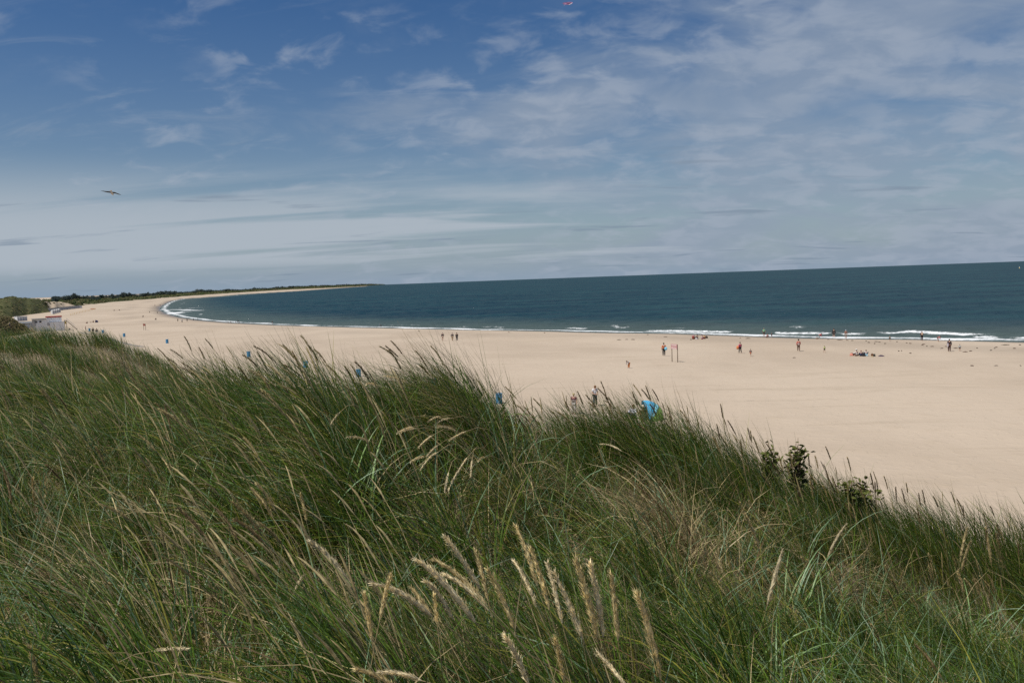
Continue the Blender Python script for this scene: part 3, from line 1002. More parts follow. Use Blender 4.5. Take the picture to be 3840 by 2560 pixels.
# single ones that stand apart
ONES = [((1160, 2025), (1330, 2215), 3, 'long pale seed head left of the bottom-centre clump, leaning to the left'),
        ((705, 2432), (575, 2440), 3, 'pale seed head lying level near the bottom left corner'),
        ((108, 2420), (150, 2570), 0, 'upright bristly seed head at the bottom left corner'),
        ((1140, 2155), (1105, 2215), 3, 'short pale seed head leaning right, left of the bottom-centre clump'),
        ((3628, 1975), (3600, 2105), 0, 'taller of two tan seed heads side by side in the grass at right'),
        ((3640, 2025), (3605, 2140), 0, 'shorter of two tan seed heads side by side in the grass at right'),
        ((3175, 1962), (3105, 2085), 3, 'pale seed head leaning right in the grass right of centre'),
        ((2790, 1922), (2850, 2065), 0, 'seed head above the broad blue-green leaves at right'),
        ((2935, 2060), (2878, 2265), 3, 'pale drooping seed head among the broad blue-green leaves at right'),
        ((3695, 1975), (3718, 2115), 1, 'grey-green seed head near the right edge'),
        ((3430, 2415), (3530, 2540), 2, 'bent brown seed head at the bottom right'),
        ((2925, 1795), (2970, 1812), 3, 'short whitish seed head lying level below the shrubs'),
        ((725, 1785), (745, 1730), 3, 'broken pale seed head in the grass left of centre'),
        ((1125, 1850), (1150, 1955), 0, 'thin upright seed head left of centre'),
        ((10, 1750), (45, 1880), 2, 'brown seed head at the left edge'),
        ((122, 1790), (128, 1880), 1, 'upright brown seed head near the left edge'),
        ((1150, 1515), (1100, 1590), 3, 'pale seed head leaning right on the slope left of the swept clump'),
        ((2250, 1665), (2330, 1690), 3, 'pale seed head lying across the right-hand swept clump'),
        ((2010, 1615), (2012, 1660), 3, 'small white tuft of a seed head between the two swept clumps')]
for a, b, tcol, lab in ONES:
    stalk_px(a, b, SEED_COL[tcol], lab, None, up=0.45)
# drooping pale heads on the big swept clump
L2 = 'pale drooping seed head on the big windswept clump in the middle'
DROOP = [((1605, 1582), (1655, 1562)), ((1630, 1593), (1692, 1568)), ((1490, 1622), (1547, 1600)), ((1507, 1618), (1562, 1606)), ((1635, 1600), (1712, 1616)), ((1685, 1651), (1747, 1617)),
         ((1570, 1676), (1622, 1632)), ((1600, 1712), (1642, 1670)), ((1540, 1731), (1592, 1712)), ((1577, 1760), (1642, 1695)), ((1717, 1770), (1752, 1715)), ((1680, 1842), (1722, 1760)),
         ((1667, 1846), (1682, 1770)), ((1765, 1790), (1770, 1725)), ((1793, 1727), (1818, 1714)), ((1302, 1637), (1390, 1655)), ((1240, 1590), (1275, 1545)), ((1440, 1408), (1530, 1435)), ((1375, 1440), (1420, 1450))]
DROOP.sort(key=lambda q: q[0][0])
for i, (a, b) in enumerate(DROOP):
    L2 = 'pale drooping seed head, %s from the left on the big windswept clump in the middle' % ORD[i]
    Bp = dune_hit(b[0] + 60, b[1] + 60, 0.45)
    r = math.hypot(Bp[0], Bp[1]) * 0.97
    Bp = at_r(b[0], b[1], r); Tp = at_r(a[0], a[1], r * 0.985)
    root = np.array((Bp[0] + 0.33, Bp[1] + 0.10, 0)); root[2] = float(dune_z(root[:1], root[1:2])[0]) - 0.02
    s_, h_ = stalk_mesh(root, Bp, Tp, SEED_COL[3] * random.uniform(0.95, 1.2), True, R_=0.0062)
    st = link('seed_stalk', np_mesh('seed_stalk', s_[0] - root, s_[1], s_[2], True), M_GRASS); st.location = root
    link('seed_head', np_mesh('seed_head', h_[0] - root, h_[1], h_[2], False), M_HEAD, st)
    tag(st, L2, 'seed head', 'pale heads drooping on the swept clump'); NST[0] += 1


def wild_stalks(n, t0, t1, k0, k1, tones, label, group, hr=(0.55, 0.85), lean=(0.30, 0.75), hlr=(0.12, 0.18), near=True, hump=False, stuff=None, Rr=(0.0060, 0.0085)):
    for i in range(n):
        if hump:
            while True:
                x, y = random.uniform(-26, -6), random.uniform(14, 27)
                if dune_z(np.array([x]), np.array([y]))[0] > 10.2 and x / y > -0.70: break
        else:
            tn_ = random.uniform(t0, t1)
            r = float(np.interp(tn_, _ct, _cr)) * random.uniform(k0, k1)
            a = math.atan(tn_); x, y = r * math.sin(a), r * math.cos(a)
        z_ = float(dune_z(np.array([x]), np.array([y]))[0])
        h = random.uniform(*hr); le = random.uniform(*lean); wa = WIND + random.gauss(0, 0.45)
        hx, hy = math.sin(wa), math.cos(wa)
        B = np.array((x + hx * h * le * 0.55, y + hy * h * le * 0.55, z_ + h))
        hl = random.uniform(*hlr)
        an = le * 1.05 + random.uniform(-0.1, 0.2)
        T = B + hl * np.array((hx * math.sin(an), hy * math.sin(an), math.cos(an)))
        tone = random.choice(tones) * random.uniform(0.8, 1.15)
        if stuff is None:
            add_stalk((x, y, z_ - 0.02), B, T, tone, label, group, near, random.uniform(*Rr))
        else:
            s_, h_ = stalk_mesh((x, y, z_ - 0.02), B, T, tone, near, R_=random.uniform(*Rr) * 1.1)
            stuff.add(*s_); stuff.add(*h_)


wild_stalks(50, -0.62, -0.22, 0.40, 0.98, [SEED_COL[0], SEED_COL[1], SEED_COL[2]], 'brownish seed head among many on the slope at left', 'seed heads on the slope at left', (0.5, 0.78))
wild_stalks(60, -0.46, 0.03, 0.93, 1.08, [SEED_COL[1] * 0.7, SEED_COL[2]], 'dark windblown seed head on the skyline of the dune left of centre', 'seed heads on the dune skyline left of centre', (0.52, 0.74), (0.45, 0.9), Rr=(0.0048, 0.0066))
wild_stalks(30, 0.03, 0.25, 0.92, 1.08, [SEED_COL[2], SEED_COL[1]], 'dark seed head on the skyline of the dune right of centre', 'seed heads on the dune skyline right of centre', (0.55, 0.80))
wild_stalks(52, 0.25, 0.64, 0.90, 1.06, [SEED_COL[2] * 0.8, SEED_COL[1]], 'upright dark seed head on the sloping skyline at right', 'seed heads on the sloping skyline at right', (0.50, 0.72), (0.05, 0.45))
wild_stalks(26, 0.30, 0.62, 0.55, 0.90, [SEED_COL[0], SEED_COL[1]], 'seed head in the thick grass on the slope at right', 'seed heads on the slope at right', (0.45, 0.62), (0.1, 0.5))
more = Pile()
wild_stalks(240, -0.64, -0.10, 0.35, 1.0, SEED_COL[:2], '', '', (0.45, 0.75), near=False, stuff=more)
wild_stalks(110, 0.0, 0.64, 0.80, 1.06, SEED_COL[1:3], '', '', (0.42, 0.68), (0.1, 0.5), near=False, stuff=more)
wild_stalks(120, 0, 0, 0, 0, SEED_COL[:3], '', '', (0.5, 0.8), near=False, hump=True, stuff=more, Rr=(0.010, 0.013))
tag(link('seed_heads', more.mesh('seed_heads'), M_HEAD), 'small distant seed heads scattered through the marram grass', kind='stuff')
print('stalks', NST[0])

# ------------------------------------------------------------------ dunes round the bay
VEG = (0.105, 0.105, 0.042)
M_HILL = make_scrub_ground('dune_hill_ground', VEG, (0.40, 0.315, 0.215), 0.05, (0.66, 0.72), (0.055, 0.068, 0.026))
M_SLOPE = make_scrub_ground('dune_slope_ground', (0.17, 0.14, 0.07), (0.34, 0.27, 0.185), 0.16, (0.54, 0.64), (0.09, 0.085, 0.04))
M_COAST = make_scrub_ground('coast_dune_ground', (0.09, 0.095, 0.042), (0.38, 0.31, 0.22), 0.012, (0.66, 0.70), (0.055, 0.066, 0.030))
M_BUSH = make_grass('dune_bush', 0.1, 0.8, 0.1)


class Strip:
    """a dune seen across the bay: foot line and crest line, real depth between"""
    def __init__(s, foot, top, depth, x0, x1, nx, nu=26, amp=0.6, nsc=9.0, seed=0, zfoot=None, back=0.75, jag=0.0):
        fx, fy = zip(*foot); tx, ty = zip(*top)
        P = np.linspace(x0, x1, nx)
        us = np.linspace(-0.08, 1.6, nu)
        V = np.zeros((nu, nx, 3))
        HR = [hit(px, np.interp(px, fx, fy)) for px in P]
        k_ = max(3, nx // 14) | 1
        sm = lambda v: np.convolve(np.pad(v, k_, mode='reflect', reflect_type='odd'), np.hanning(k_ + 2)[1:-1] / np.hanning(k_ + 2)[1:-1].sum(), 'same')[k_:-k_]
        RS = sm(np.array([h[1] for h in HR])); ZS = sm(np.array([h[0][2] for h in HR]))
        for i, px in enumerate(P):
            py = np.interp(px, fx, fy); tyv = np.interp(px, tx, ty)
            Q, r = (0, 0, ZS[i]), RS[i]
            d = depth(px, r) if callable(depth) else depth
            rt = r + d
            ztop = at_r(px, tyv, rt)[2]
            dr = ray(px, py)
            rr = r + us * d
            prof = np.interp(us, [-0.1, 0, 0.25, 0.55, 0.85, 1.0, 1.2, 1.6], [-0.1, 0, 0.34, 0.66, 0.93, 1.0, 0.93, back])
            V[:, i, 0] = dr[0] * rr; V[:, i, 1] = dr[1] * rr
            V[:, i, 2] = Q[2] - 0.25 + (ztop - Q[2]) * prof
        hgt = np.clip(us, 0, 1)[:, None]
        V[:, :, 2] += amp * hgt * fbm(V[:, :, 0] / nsc, V[:, :, 1] / nsc, 200 + seed, 4, 0.55) * 0.7
        s.V = V; s.us = us; s.P = P
        n, m = nu, nx
        i = np.arange(n - 1)[:, None] * m + np.arange(m - 1)[None, :]
        s.Q = np.stack([i, i + 1, i + m + 1, i + m], -1).reshape(-1, 4)

    def mesh(s, name, bare=None):
        b = np.zeros(s.V.shape[:2]) if bare is None else bare(s)
        return np_mesh(name, s.V.reshape(-1, 3), s.Q, smoothsh=True, extra={'bare': b.ravel()})

    def point(s, px, u):
        i = np.clip((px - s.P[0]) / (s.P[1] - s.P[0]), 0, len(s.P) - 1.001); j = np.clip((u - s.us[0]) / (s.us[1] - s.us[0]), 0, len(s.us) - 1.001)
        i0 = i.astype(int); j0 = j.astype(int); a = (i - i0)[..., None]; b = (j - j0)[..., None]
        V = s.V
        return (V[j0, i0] * (1 - a) * (1 - b) + V[j0, i0 + 1] * a * (1 - b) + V[j0 + 1, i0] * (1 - a) * b + V[j0 + 1, i0 + 1] * a * b)


_t = (1 + 5 ** 0.5) / 2
ICO_V = np.array([(-1, _t, 0), (1, _t, 0), (-1, -_t, 0), (1, -_t, 0), (0, -1, _t), (0, 1, _t), (0, -1, -_t), (0, 1, -_t), (_t, 0, -1), (_t, 0, 1), (-_t, 0, -1), (-_t, 0, 1)]) / math.hypot(1, _t)
ICO_F = np.array([(0, 11, 5), (0, 5, 1), (0, 1, 7), (0, 7, 10), (0, 10, 11), (1, 5, 9), (5, 11, 4), (11, 10, 2), (10, 7, 6), (7, 1, 8), (3, 9, 4), (3, 4, 2), (3, 2, 6), (3, 6, 8), (3, 8, 9), (4, 9, 5), (2, 4, 11), (6, 2, 10), (8, 6, 7), (9, 8, 1)])


def bushes(name, P, size, hgt, cols, label, rng=RNG, nl=14):
    """leafy masses: each a ragged cluster of small leaf-sized facets round a jittered core"""
    n = len(P)
    size = np.broadcast_to(size, (n,)); hgt = np.broadcast_to(hgt, (n,))
    jit = 1 + 0.35 * (rng.random((n, 12)) - 0.5) * 2
    V = P[:, None, :] + ICO_V[None] * jit[:, :, None] * np.stack([size, size, hgt], 1)[:, None, :] * 0.8
    V[:, :, 2] += (hgt * 0.35)[:, None]
    tone = cols[rng.integers(0, len(cols), n)] * rng.uniform(0.7, 1.3, (n, 1))
    Cv = np.repeat(tone[:, None, :], 12, 1) * rng.uniform(0.8, 1.2, (n, 12, 1))
    Fq = (np.arange(n) * 12)[:, None, None] + ICO_F[None]
    V = V.reshape(-1, 3); Fq = Fq.reshape(-1, 3); Cv = Cv.reshape(-1, 3)
    # loose leaf clumps standing off the core
    d = rng.normal(0, 1, (n, nl, 3)); d /= np.linalg.norm(d, axis=2)[:, :, None]; d[:, :, 2] = np.abs(d[:, :, 2]) * 1.0
    c = P[:, None, :] + d * np.stack([size, size, hgt], 1)[:, None, :] * rng.uniform(0.7, 1.15, (n, nl, 1))
    c[:, :, 2] += (hgt * 0.3)[:, None]
    e = rng.normal(0, 1, (n, nl, 3, 3)) * (size * 0.22)[:, None, None, None]
    L = (c[:, :, None, :] + e).reshape(-1, 3)
    Lc = np.repeat((tone[:, None, :] * rng.uniform(0.8, 1.4, (n, nl, 1))).reshape(-1, 3), 3, 0)
    Lf = np.arange(len(L)).reshape(-1, 3) + len(V)
    me = np_mesh(name, np.concatenate([V, L]), np.concatenate([Fq, Lf]), np.concatenate([Cv, Lc]))
    return tag(link(name, me, M_BUSH), label, kind='stuff')


BC = np.array([(0.045, 0.058, 0.022), (0.032, 0.045, 0.017), (0.07, 0.072, 0.030), (0.085, 0.072, 0.036)])
TC = np.array([(0.034, 0.046, 0.040), (0.028, 0.040, 0.036), (0.044, 0.056, 0.046)])  # far-wood colours; blue of distant haze painted into them, no air built

# hill on the left, behind the beach pavilion
hill = Strip([(-420, 1222), (0, 1194), (47, 1189), (120, 1179), (160, 1173), (190, 1170)],
             [(-420, 1121), (0, 1117), (15, 1114), (50, 1111.5), (80, 1113), (110, 1116), (148, 1119), (163, 1128), (177, 1143), (190, 1166)], 75, -420, 190, 160, 30, 0.55, 26, 1)
tag(link('dune_hill', hill.mesh('dune_hill', lambda s: 0.16 * np.exp(-(((s.P[None, :] - 110) / 34) ** 2 + ((s.us[:, None] - 0.62) / 0.22) ** 2)) - 0.06), M_HILL),
    'green scrubby dune hill at the left behind the white pavilion', kind='structure')
n_ = 420
pp, uu = RNG.uniform(-200, 188, n_), RNG.uniform(0.03, 1.15, n_)
keep = RNG.random(n_) > 0.9 * np.exp(-(((pp - 112) / 30) ** 2 + ((uu - 0.6) / 0.2) ** 2))
PP = hill.point(pp[keep], uu[keep])
bushes('hill_scrub', PP, RNG.uniform(0.4, 1.0, len(PP)), RNG.uniform(0.15, 0.4, len(PP)), BC * 2.2, 'low green scrub covering the dune hill at left')
# bare blown-out dune beside it
blow = Strip([(150, 1171), (230, 1161), (312, 1153)], [(150, 1131), (165, 1129.5), (190, 1128.5), (235, 1131.5), (258, 1138), (275, 1144), (300, 1151), (312, 1152.5)], 45, 150, 312, 70, 22, 0.5, 12, 2)
tag(link('bare_dune', blow.mesh('bare_dune'), simple('bare_dune_sand', (0.45, 0.355, 0.25), 0.95, 0.12, 0.3, 0.4)), 'bare sand dune slope behind the row of grey huts', kind='structure')
pp, uu = np.array([182., 187, 190, 204, 230, 262, 268, 172, 169, 175, 183, 171, 178]), np.array([0.85, 0.8, 0.62, 0.72, 0.62, 0.2, 0.25, 0.95, 0.7, 0.5, 0.3, 0.35, 0.4])
pp = np.concatenate([pp, RNG.uniform(160, 178, 40)]); uu = np.concatenate([uu, RNG.uniform(0.1, 1.0, 40)])
bushes('blowout_tufts', blow.point(pp, uu), 1.1, 0.6, BC, 'scattered grass tufts on the bare dune slope')
# the shoulder of our own dune, beyond the grassy hump
slope = Strip([(-520, 1300), (0, 1266), (60, 1258), (132, 1246)], [(-520, 1178), (0, 1184), (30, 1185), (47, 1190), (60, 1201), (90, 1215), (110, 1231), (132, 1243)], 16, -520, 132, 150, 24, 0.35, 5, 3)
tag(link('dune_slope', slope.mesh('dune_slope'), M_SLOPE), 'brown-green dune slope with a path at the left edge', kind='structure')
n_ = 1400
pp, uu = RNG.uniform(-150, 130, n_), RNG.uniform(0.0, 1.1, n_)
bushes('slope_scrub', slope.point(pp, uu), RNG.uniform(0.2, 0.6, n_), RNG.uniform(0.12, 0.35, n_), np.array([(0.16, 0.135, 0.065), (0.10, 0.10, 0.042), (0.20, 0.165, 0.09)]), 'dry scrub and grass on the dune slope at left')
# the coast round the far side of the bay
coast = Strip([(140, 1166), (230, 1156), (310, 1146), (417, 1133), (521, 1125.5), (700, 1110.5), (755, 1106.5), (883, 1098), (1053, 1087.5), (1223, 1080), (1393, 1072), (1450, 1069)],
              [(140, 1131), (230, 1128), (320, 1122), (417, 1117), (500, 1112), (600, 1106), (700, 1100), (760, 1096), (900, 1089.5), (1000, 1083.5), (1150, 1075.5), (1300, 1069.5), (1380, 1066.5), (1420, 1066.5), (1450, 1068.5)],
              lambda px, r: 90 + 0.14 * r, 140, 1450, 420, 26, 3.0, 60, 4)
tag(link('coast_dunes', coast.mesh('coast_dunes', lambda s: 0.10 * np.exp(-((s.us[:, None] - 0.05) / 0.12) ** 2) * np.ones((1, len(s.P)))), M_COAST), 'long line of dark vegetated dunes round the far shore', kind='structure')
n_ = 3800
pp, uu = RNG.uniform(142, 1440, n_), RNG.uniform(0.1, 1.25, n_)
PP = coast.point(pp, uu)
rr_ = np.hypot(PP[:, 0], PP[:, 1])
bushes('coast_scrub', PP, rr_ * RNG.uniform(0.0008, 0.0020, n_), RNG.uniform(0.5, 1.6, n_), BC * 1.5, 'scrub on the dunes round the far shore', nl=6)
n_ = 2400
pp = np.concatenate([RNG.uniform(200, 700, 1300), RNG.uniform(700, 1410, 1100)]); uu = RNG.uniform(0.78, 1.3, n_)
PP = coast.point(pp, uu); rr_ = np.hypot(PP[:, 0], PP[:, 1])
clump = 0.55 + 0.75 * np.clip(0.5 + 0.6 * vnoise(pp / 26, pp * 0, 301) + 0.35 * vnoise(pp / 9, pp * 0, 302), 0, 1.3)
tall = np.interp(pp, [200, 400, 700, 1000, 1300, 1440], [3.6, 4.0, 4.6, 4.6, 3.4, 1.0]) * clump
tall = np.where((np.abs(pp - 322) < 9), tall * 1.7, tall); tall = np.where((np.abs(pp - 1062) < 8), tall * 1.6, tall)
bushes('coast_wood', PP, rr_ * RNG.uniform(0.0012, 0.0024, n_), tall * RNG.uniform(0.6, 1.0, n_), TC, 'dark wood along the top of the far dunes', nl=8)

# ------------------------------------------------------------------ small builders
PAINT = {}


def paint(name, col, rough=0.8, **kw):
    return simple(name, col, rough, **kw)


def bin_at(px, py, label, col=(0.055, 0.235, 0.42), scale=1.0):
    Q, r = hit(px, py)
    e = empty('litter_barrel', Q, random.uniform(0, 6))
    m = paint('barrel_blue', col, 0.45, var=0.12, spec=0.5)
    h, R0 = 0.86 * scale, 0.29 * scale
    prof = [(-0.05, 0.97), (0.02, 1.0), (0.27, 0.985), (0.28, 1.035), (0.31, 1.035), (0.32, 0.985), (0.55, 0.985), (0.56, 1.035), (0.59, 1.035), (0.60, 0.985), (0.82, 0.985)]
    b = MB(); b.tube([(0, 0, z_ * scale) for z_, _ in prof], [R0 * q for _, q in prof], 16)
    b.build('barrel', m, e, False)
    rm = MB(); rm.tube([(R0 * math.cos(w), R0 * math.sin(w), h) for w in np.linspace(0, 2 * math.pi, 17)], 0.028 * scale, 5, False)
    rm.build('rim', m, e, True)
    ln = MB(); ln.tube([(0, 0, 0.70 * scale), (0, 0, 0.875 * scale)], [R0 * 0.86, R0 * 0.9], 12)
    ln.build('bin_liner', paint('liner_grey', (0.10, 0.11, 0.12), 0.4), e, True)
    return tag(e, label, 'bin', 'blue litter barrels on the beach')


BINS = [(1147, 1378, 'blue litter barrel just above the grass left of the picture centre'), (933, 1338, 'blue litter barrel behind the grass, second nearest in the visible row'),
        (627, 1287, 'blue litter barrel on the sand below the bend of the bay'), (466, 1262.5, 'blue litter barrel with a clear shadow on open sand at left'),
        (386, 1248.5, 'blue litter barrel just right of the two walkers at left'), (336, 1241.5, 'blue litter barrel just left of the two walkers at left'),
        (1345, 1412, 'blue litter barrel almost hidden by the grass left of centre'), (1628, 1452, 'blue litter barrel hidden behind the swept clump of grass'),
        (1872, 1512, 'blue litter barrel half hidden by the grass, nearest of the row')]
for a, b, l in BINS:
    bin_at(a, b, l)


def sign_at(pl, pr, hgt, bh, label, boards, postcol, sc=1.0):
    A, ra = hit(*pl); B, rb = hit(*pr)
    mid = (A + B) / 2
    v = B - A; w = math.hypot(v[0], v[1])
    e = empty('notice_sign', mid, math.atan2(v[1], v[0]))
    pm = paint('sign_post_wood_' + label[:4], postcol, 0.85, var=0.25, scale=9)
    for sgn in (-1, 1):
        zoff = (A[2] if sgn < 0 else B[2]) - mid[2]
        p = MB(); p.tube([(sgn * w / 2, 0.02, zoff - 0.3), (sgn * w / 2, 0.02, hgt)], 0.048 * sc, 8)
        p.build('post', pm, e, True)
    bd = MB(); bd.box(-w / 2 - 0.06 * sc, w / 2 + 0.06 * sc, -0.075 * sc, -0.035 * sc, hgt - bh, hgt + 0.02)
    bo = bd.build('board', paint('sign_board_' + label[:4], boards[0], 0.6), e)
    if len(boards) > 1:
        for (z0, z1) in boards[2]:
            s_ = MB(); s_.box(-w / 2 + 0.02, w / 2 - 0.06, -0.082 * sc, -0.072 * sc, hgt - bh + bh * z0, hgt - bh + bh * z1)
            s_.build('light_band', paint('sign_band', boards[1], 0.55), bo)
    return tag(e, label, 'sign')


sign_at((2520, 1356), (2541, 1358), 2.30, 0.62, 'pink and white striped notice board on two wooden posts on the beach',
        [(0.42, 0.20, 0.19), (0.72, 0.58, 0.56), [(0.05, 0.17), (0.26, 0.38), (0.66, 0.78), (0.86, 0.96)]], (0.16, 0.115, 0.075))
sign_at((539, 1238), (546.5, 1238.5), 2.0, 0.62, 'small dark red notice board on two posts on the far sand at left', [(0.20, 0.05, 0.035)], (0.15, 0.10, 0.07), 1.1)
Q, r = hit(322, 1245)
e = empty('marker_post', Q)
b = MB(); b.tube([(0, 0, -0.3), (0.01, 0, 0.9)], 0.07, 8); b.build('lower_post', paint('post_green', (0.12, 0.14, 0.07)), e, True)
b = MB(); b.tube([(0.01, 0, 0.9), (0.02, 0, 1.75)], 0.10, 8); b.build('upper_post', paint('post_red', (0.25, 0.12, 0.10)), e, True)
tag(e, 'thin brownish marker post left of the blue barrels at far left', 'post')

# track in the sand below the two walkers
tp = [hit(a, b)[0] for a, b in [(300, 1246), (330, 1251), (365, 1258), (385, 1265), (420, 1273), (455, 1283), (490, 1292), (540, 1300)]]
vs, fs = [], []
for i in range(len(tp)):
    d_ = tp[min(i + 1, len(tp) - 1)] - tp[max(i - 1, 0)]; nrm_ = np.array((-d_[1], d_[0], 0)) / math.hypot(d_[0], d_[1]) * 0.55
    for s_ in (-1, -0.5, 0.5, 1):
        q = tp[i] + nrm_ * s_; q[2] = float(beach_z(q[:1], q[1:2])[0]) + (0.012 if abs(s_) < 1 else -0.05) + 0.03
        vs.append(q)
for i in range(len(tp) - 1):
    for k in range(3): fs.append((i * 4 + k, i * 4 + k + 1, i * 4 + k + 5, i * 4 + k + 4))
tag(MB().add(vs, fs).build('path', paint('path_grey', (0.25, 0.22, 0.19), 0.9, var=0.3, scale=1.2), None, True), 'faint grey track across the sand at left', kind='structure')

# ------------------------------------------------------------------ beach pavilion and huts
M_WHITE = simple('white_boards', (0.76, 0.77, 0.78), 0.6, 0.10, 1.5, 0.1)


def boarded(name, col):
    m, nt, b = nmat(name)
    tco = nt.nodes.new('ShaderNodeTexCoord')
    wv = nt.nodes.new('ShaderNodeTexWave'); wv.bands_direction = 'Z'; wv.wave_profile = 'SAW'
    wv.inputs['Scale'].default_value = 1.6
    nt.links.new(tco.outputs['Object'], wv.inputs[0])
    no = noise_node(nt, 2.0, 5, 0.6, tco.outputs['Object'])
    c = mixc(nt, mrange(nt, no, 0.35, 0.75, 0, 0.5), col, tuple(x * 0.72 for x in col))
    c = mixc(nt, mrange(nt, wv.outputs['Fac'], 0.90, 1.0, 0, 0.5), c, (0.2, 0.2, 0.2))
    nt.links.new(c, b.inputs['Base Color']); b.inputs['Roughness'].default_value = 0.6
    nt.links.new(bump_node(nt, wv.outputs['Fac'], 0.5, 0.03), b.inputs['Normal'])
    return m


M_BOARD = boarded('white_weatherboard', (0.76, 0.77, 0.78)); M_BOARD2 = boarded('cream_weatherboard', (0.55, 0.53, 0.49))
M_GLASS = simple('dark_window', (0.03, 0.035, 0.04), 0.15, 0.05, spec=0.6); M_ROOFG = simple('grey_roofing', (0.16, 0.165, 0.17), 0.8)
M_RED = simple('red_roof_edge', (0.36, 0.045, 0.035), 0.6); M_FRAME = simple('window_trim', (0.5, 0.5, 0.5), 0.6)
Q, r = hit(190, 1241.5)
k = r / F                                       # metres per pixel there
az = math.atan2(Q[0], Q[1])
pv = empty('beach_pavilion', Q, -az)


def U(px): return (px - 190) * k
def Hh(py): return (1241.5 - py) * k


def pbox(nm, mat, x0, x1, y0, y1, t0, t1, parent=None):
    b = MB(); b.box(U(x0), U(x1), t0, t1, y0, y1)
    return b.build(nm, mat, parent or pv)


pbox('lower_wall', M_BOARD, 189.5, 231, -0.4, Hh(1213), 0, 5)
pbox('front_wall', M_BOARD, 150, 189.2, -0.4, Hh(1201.5), 0.25, 4.6)
pbox('upper_wall', M_WHITE, 181, 224, Hh(1212.8), Hh(1197), 0.9, 4.4)
rf = pbox('red_roof', M_RED, 178, 225.5, Hh(1196.6), Hh(1193.2), 0.6, 4.7)
pbox('flat_roof', M_ROOFG, 138, 180, Hh(1201.2), Hh(1199.5), -0.15, 4.9)
pbox('terrace_edge', M_FRAME, 188.5, 232, Hh(1213.2), Hh(1211.8), -0.08, 0.0)
for x in (150.5, 162.5):
    w_ = pbox('window', M_GLASS, x - 3, x + 3.4, Hh(1212), Hh(1206), 0.215, 0.26)
    b = MB()
    for bx in ((-3.6, -2.8), (3.2, 4.0)): b.box(U(x + bx[0]), U(x + bx[1]), 0.19, 0.25, Hh(1212.6), Hh(1205.4))
    b.box(U(x - 2.8), U(x + 3.2), 0.19, 0.25, Hh(1206), Hh(1205.4)); b.box(U(x - 2.8), U(x + 3.2), 0.19, 0.25, Hh(1212.6), Hh(1212))
    b.build('frame', M_FRAME, w_)
w_ = pbox('window', M_GLASS, 181.5, 184.5, Hh(1211), Hh(1206), 0.87, 0.91)
pbox('hatch', simple('grey_hatch', (0.36, 0.36, 0.37), 0.6), 182, 190.5, Hh(1223), Hh(1213.6), 0.17, 0.24)
pbox('cream_panel', M_BOARD2, 139, 149.8, -0.4, Hh(1203), 0.4, 4.2)
lean = pbox('side_shed_wall', M_BOARD, 95, 138.8, -0.3, Hh(1212.5), 0.8, 4.5)
for (x0, x1, z0, z1) in ((92, 112, 1213, 1206.5), (112.4, 137, 1211.4, 1207.0)):
    b = MB(); b.add([(U(x0), 0.5, Hh(z0)), (U(x1), 0.5, Hh(z0)), (U(x1 + 4), 4.8, Hh(z1)), (U(x0 + 4), 4.8, Hh(z1)), (U(x0), 0.5, Hh(z0) - 0.12), (U(x1), 0.5, Hh(z0) - 0.12), (U(x1 + 4), 4.8, Hh(z1) - 0.12), (U(x0 + 4), 4.8, Hh(z1) - 0.12)],
                    [(0, 1, 2, 3), (7, 6, 5, 4), (0, 4, 5, 1), (1, 5, 6, 2), (2, 6, 7, 3), (3, 7, 4, 0)])
    b.build('shed_roof', M_ROOFG, pv)
# outside stair on the right
M_WOOD = simple('grey_wood', (0.17, 0.145, 0.115), 0.85, 0.25)
pbox('deck', M_WOOD, 231.3, 238, Hh(1210.5), Hh(1209), 0.6, 3.2)
for x in (232.5, 237.5):
    for yy in (0.7, 3.1):
        b = MB(); b.box(U(x) - 0.05, U(x) + 0.05, yy - 0.05, yy + 0.05, -0.3, Hh(1208)); b.build('stair_post', M_WOOD, pv)
for yy in (1.0, 2.2):
    b = MB(); b.tube([(U(238), yy, Hh(1210)), (U(268), yy, 0.02)], 0.09, 6); b.build('stair_stringer', M_WOOD, pv)
    b = MB(); b.tube([(U(238), yy, Hh(1203)), (U(262), yy, Hh(1228))], 0.05, 6); b.build('handrail', M_FRAME, pv)
for i in range(10):
    f = (i + 0.5) / 10
    b = MB(); b.box(U(238 + 30 * f) - 0.13, U(238 + 30 * f) + 0.13, 0.95, 2.25, Hh(1210) * (1 - f) - 0.03, Hh(1210) * (1 - f) + 0.02); b.build('stair_tread', M_WOOD, pv)
pbox('yellow_notice', simple('yellow_notice', (0.45, 0.34, 0.10), 0.7), 233, 237, Hh(1220), Hh(1212), 0.52, 0.58)
tag(pv, 'white boarded beach pavilion with red roof and outside stair at far left', 'building')
# picnic bench by the pavilion
Q2, _ = hit(146, 1240)
e = empty('picnic_table', Q2, 0.4)
b = MB(); b.box(-0.9, 0.9, -0.35, 0.35, 0.70, 0.76); b.build('table_top', M_WOOD, e)
for s_ in (-1, 1):
    b = MB(); b.box(-0.9, 0.9, s_ * 0.75 - 0.14, s_ * 0.75 + 0.14, 0.40, 0.45); b.build('bench_seat', M_WOOD, e)
    b = MB(); b.tube([(s_ * 0.65, -0.8, -0.05), (s_ * 0.65, -0.2, 0.70)], 0.05, 6); b.tube([(s_ * 0.65, 0.8, -0.05), (s_ * 0.65, 0.2, 0.70)], 0.05, 6); b.tube([(s_ * 0.65, -0.8, 0.38), (s_ * 0.65, 0.8, 0.38)], 0.04, 6); b.build('leg_frame', M_WOOD, e)
tag(e, 'dark wooden picnic table against the left end of the pavilion', 'table')


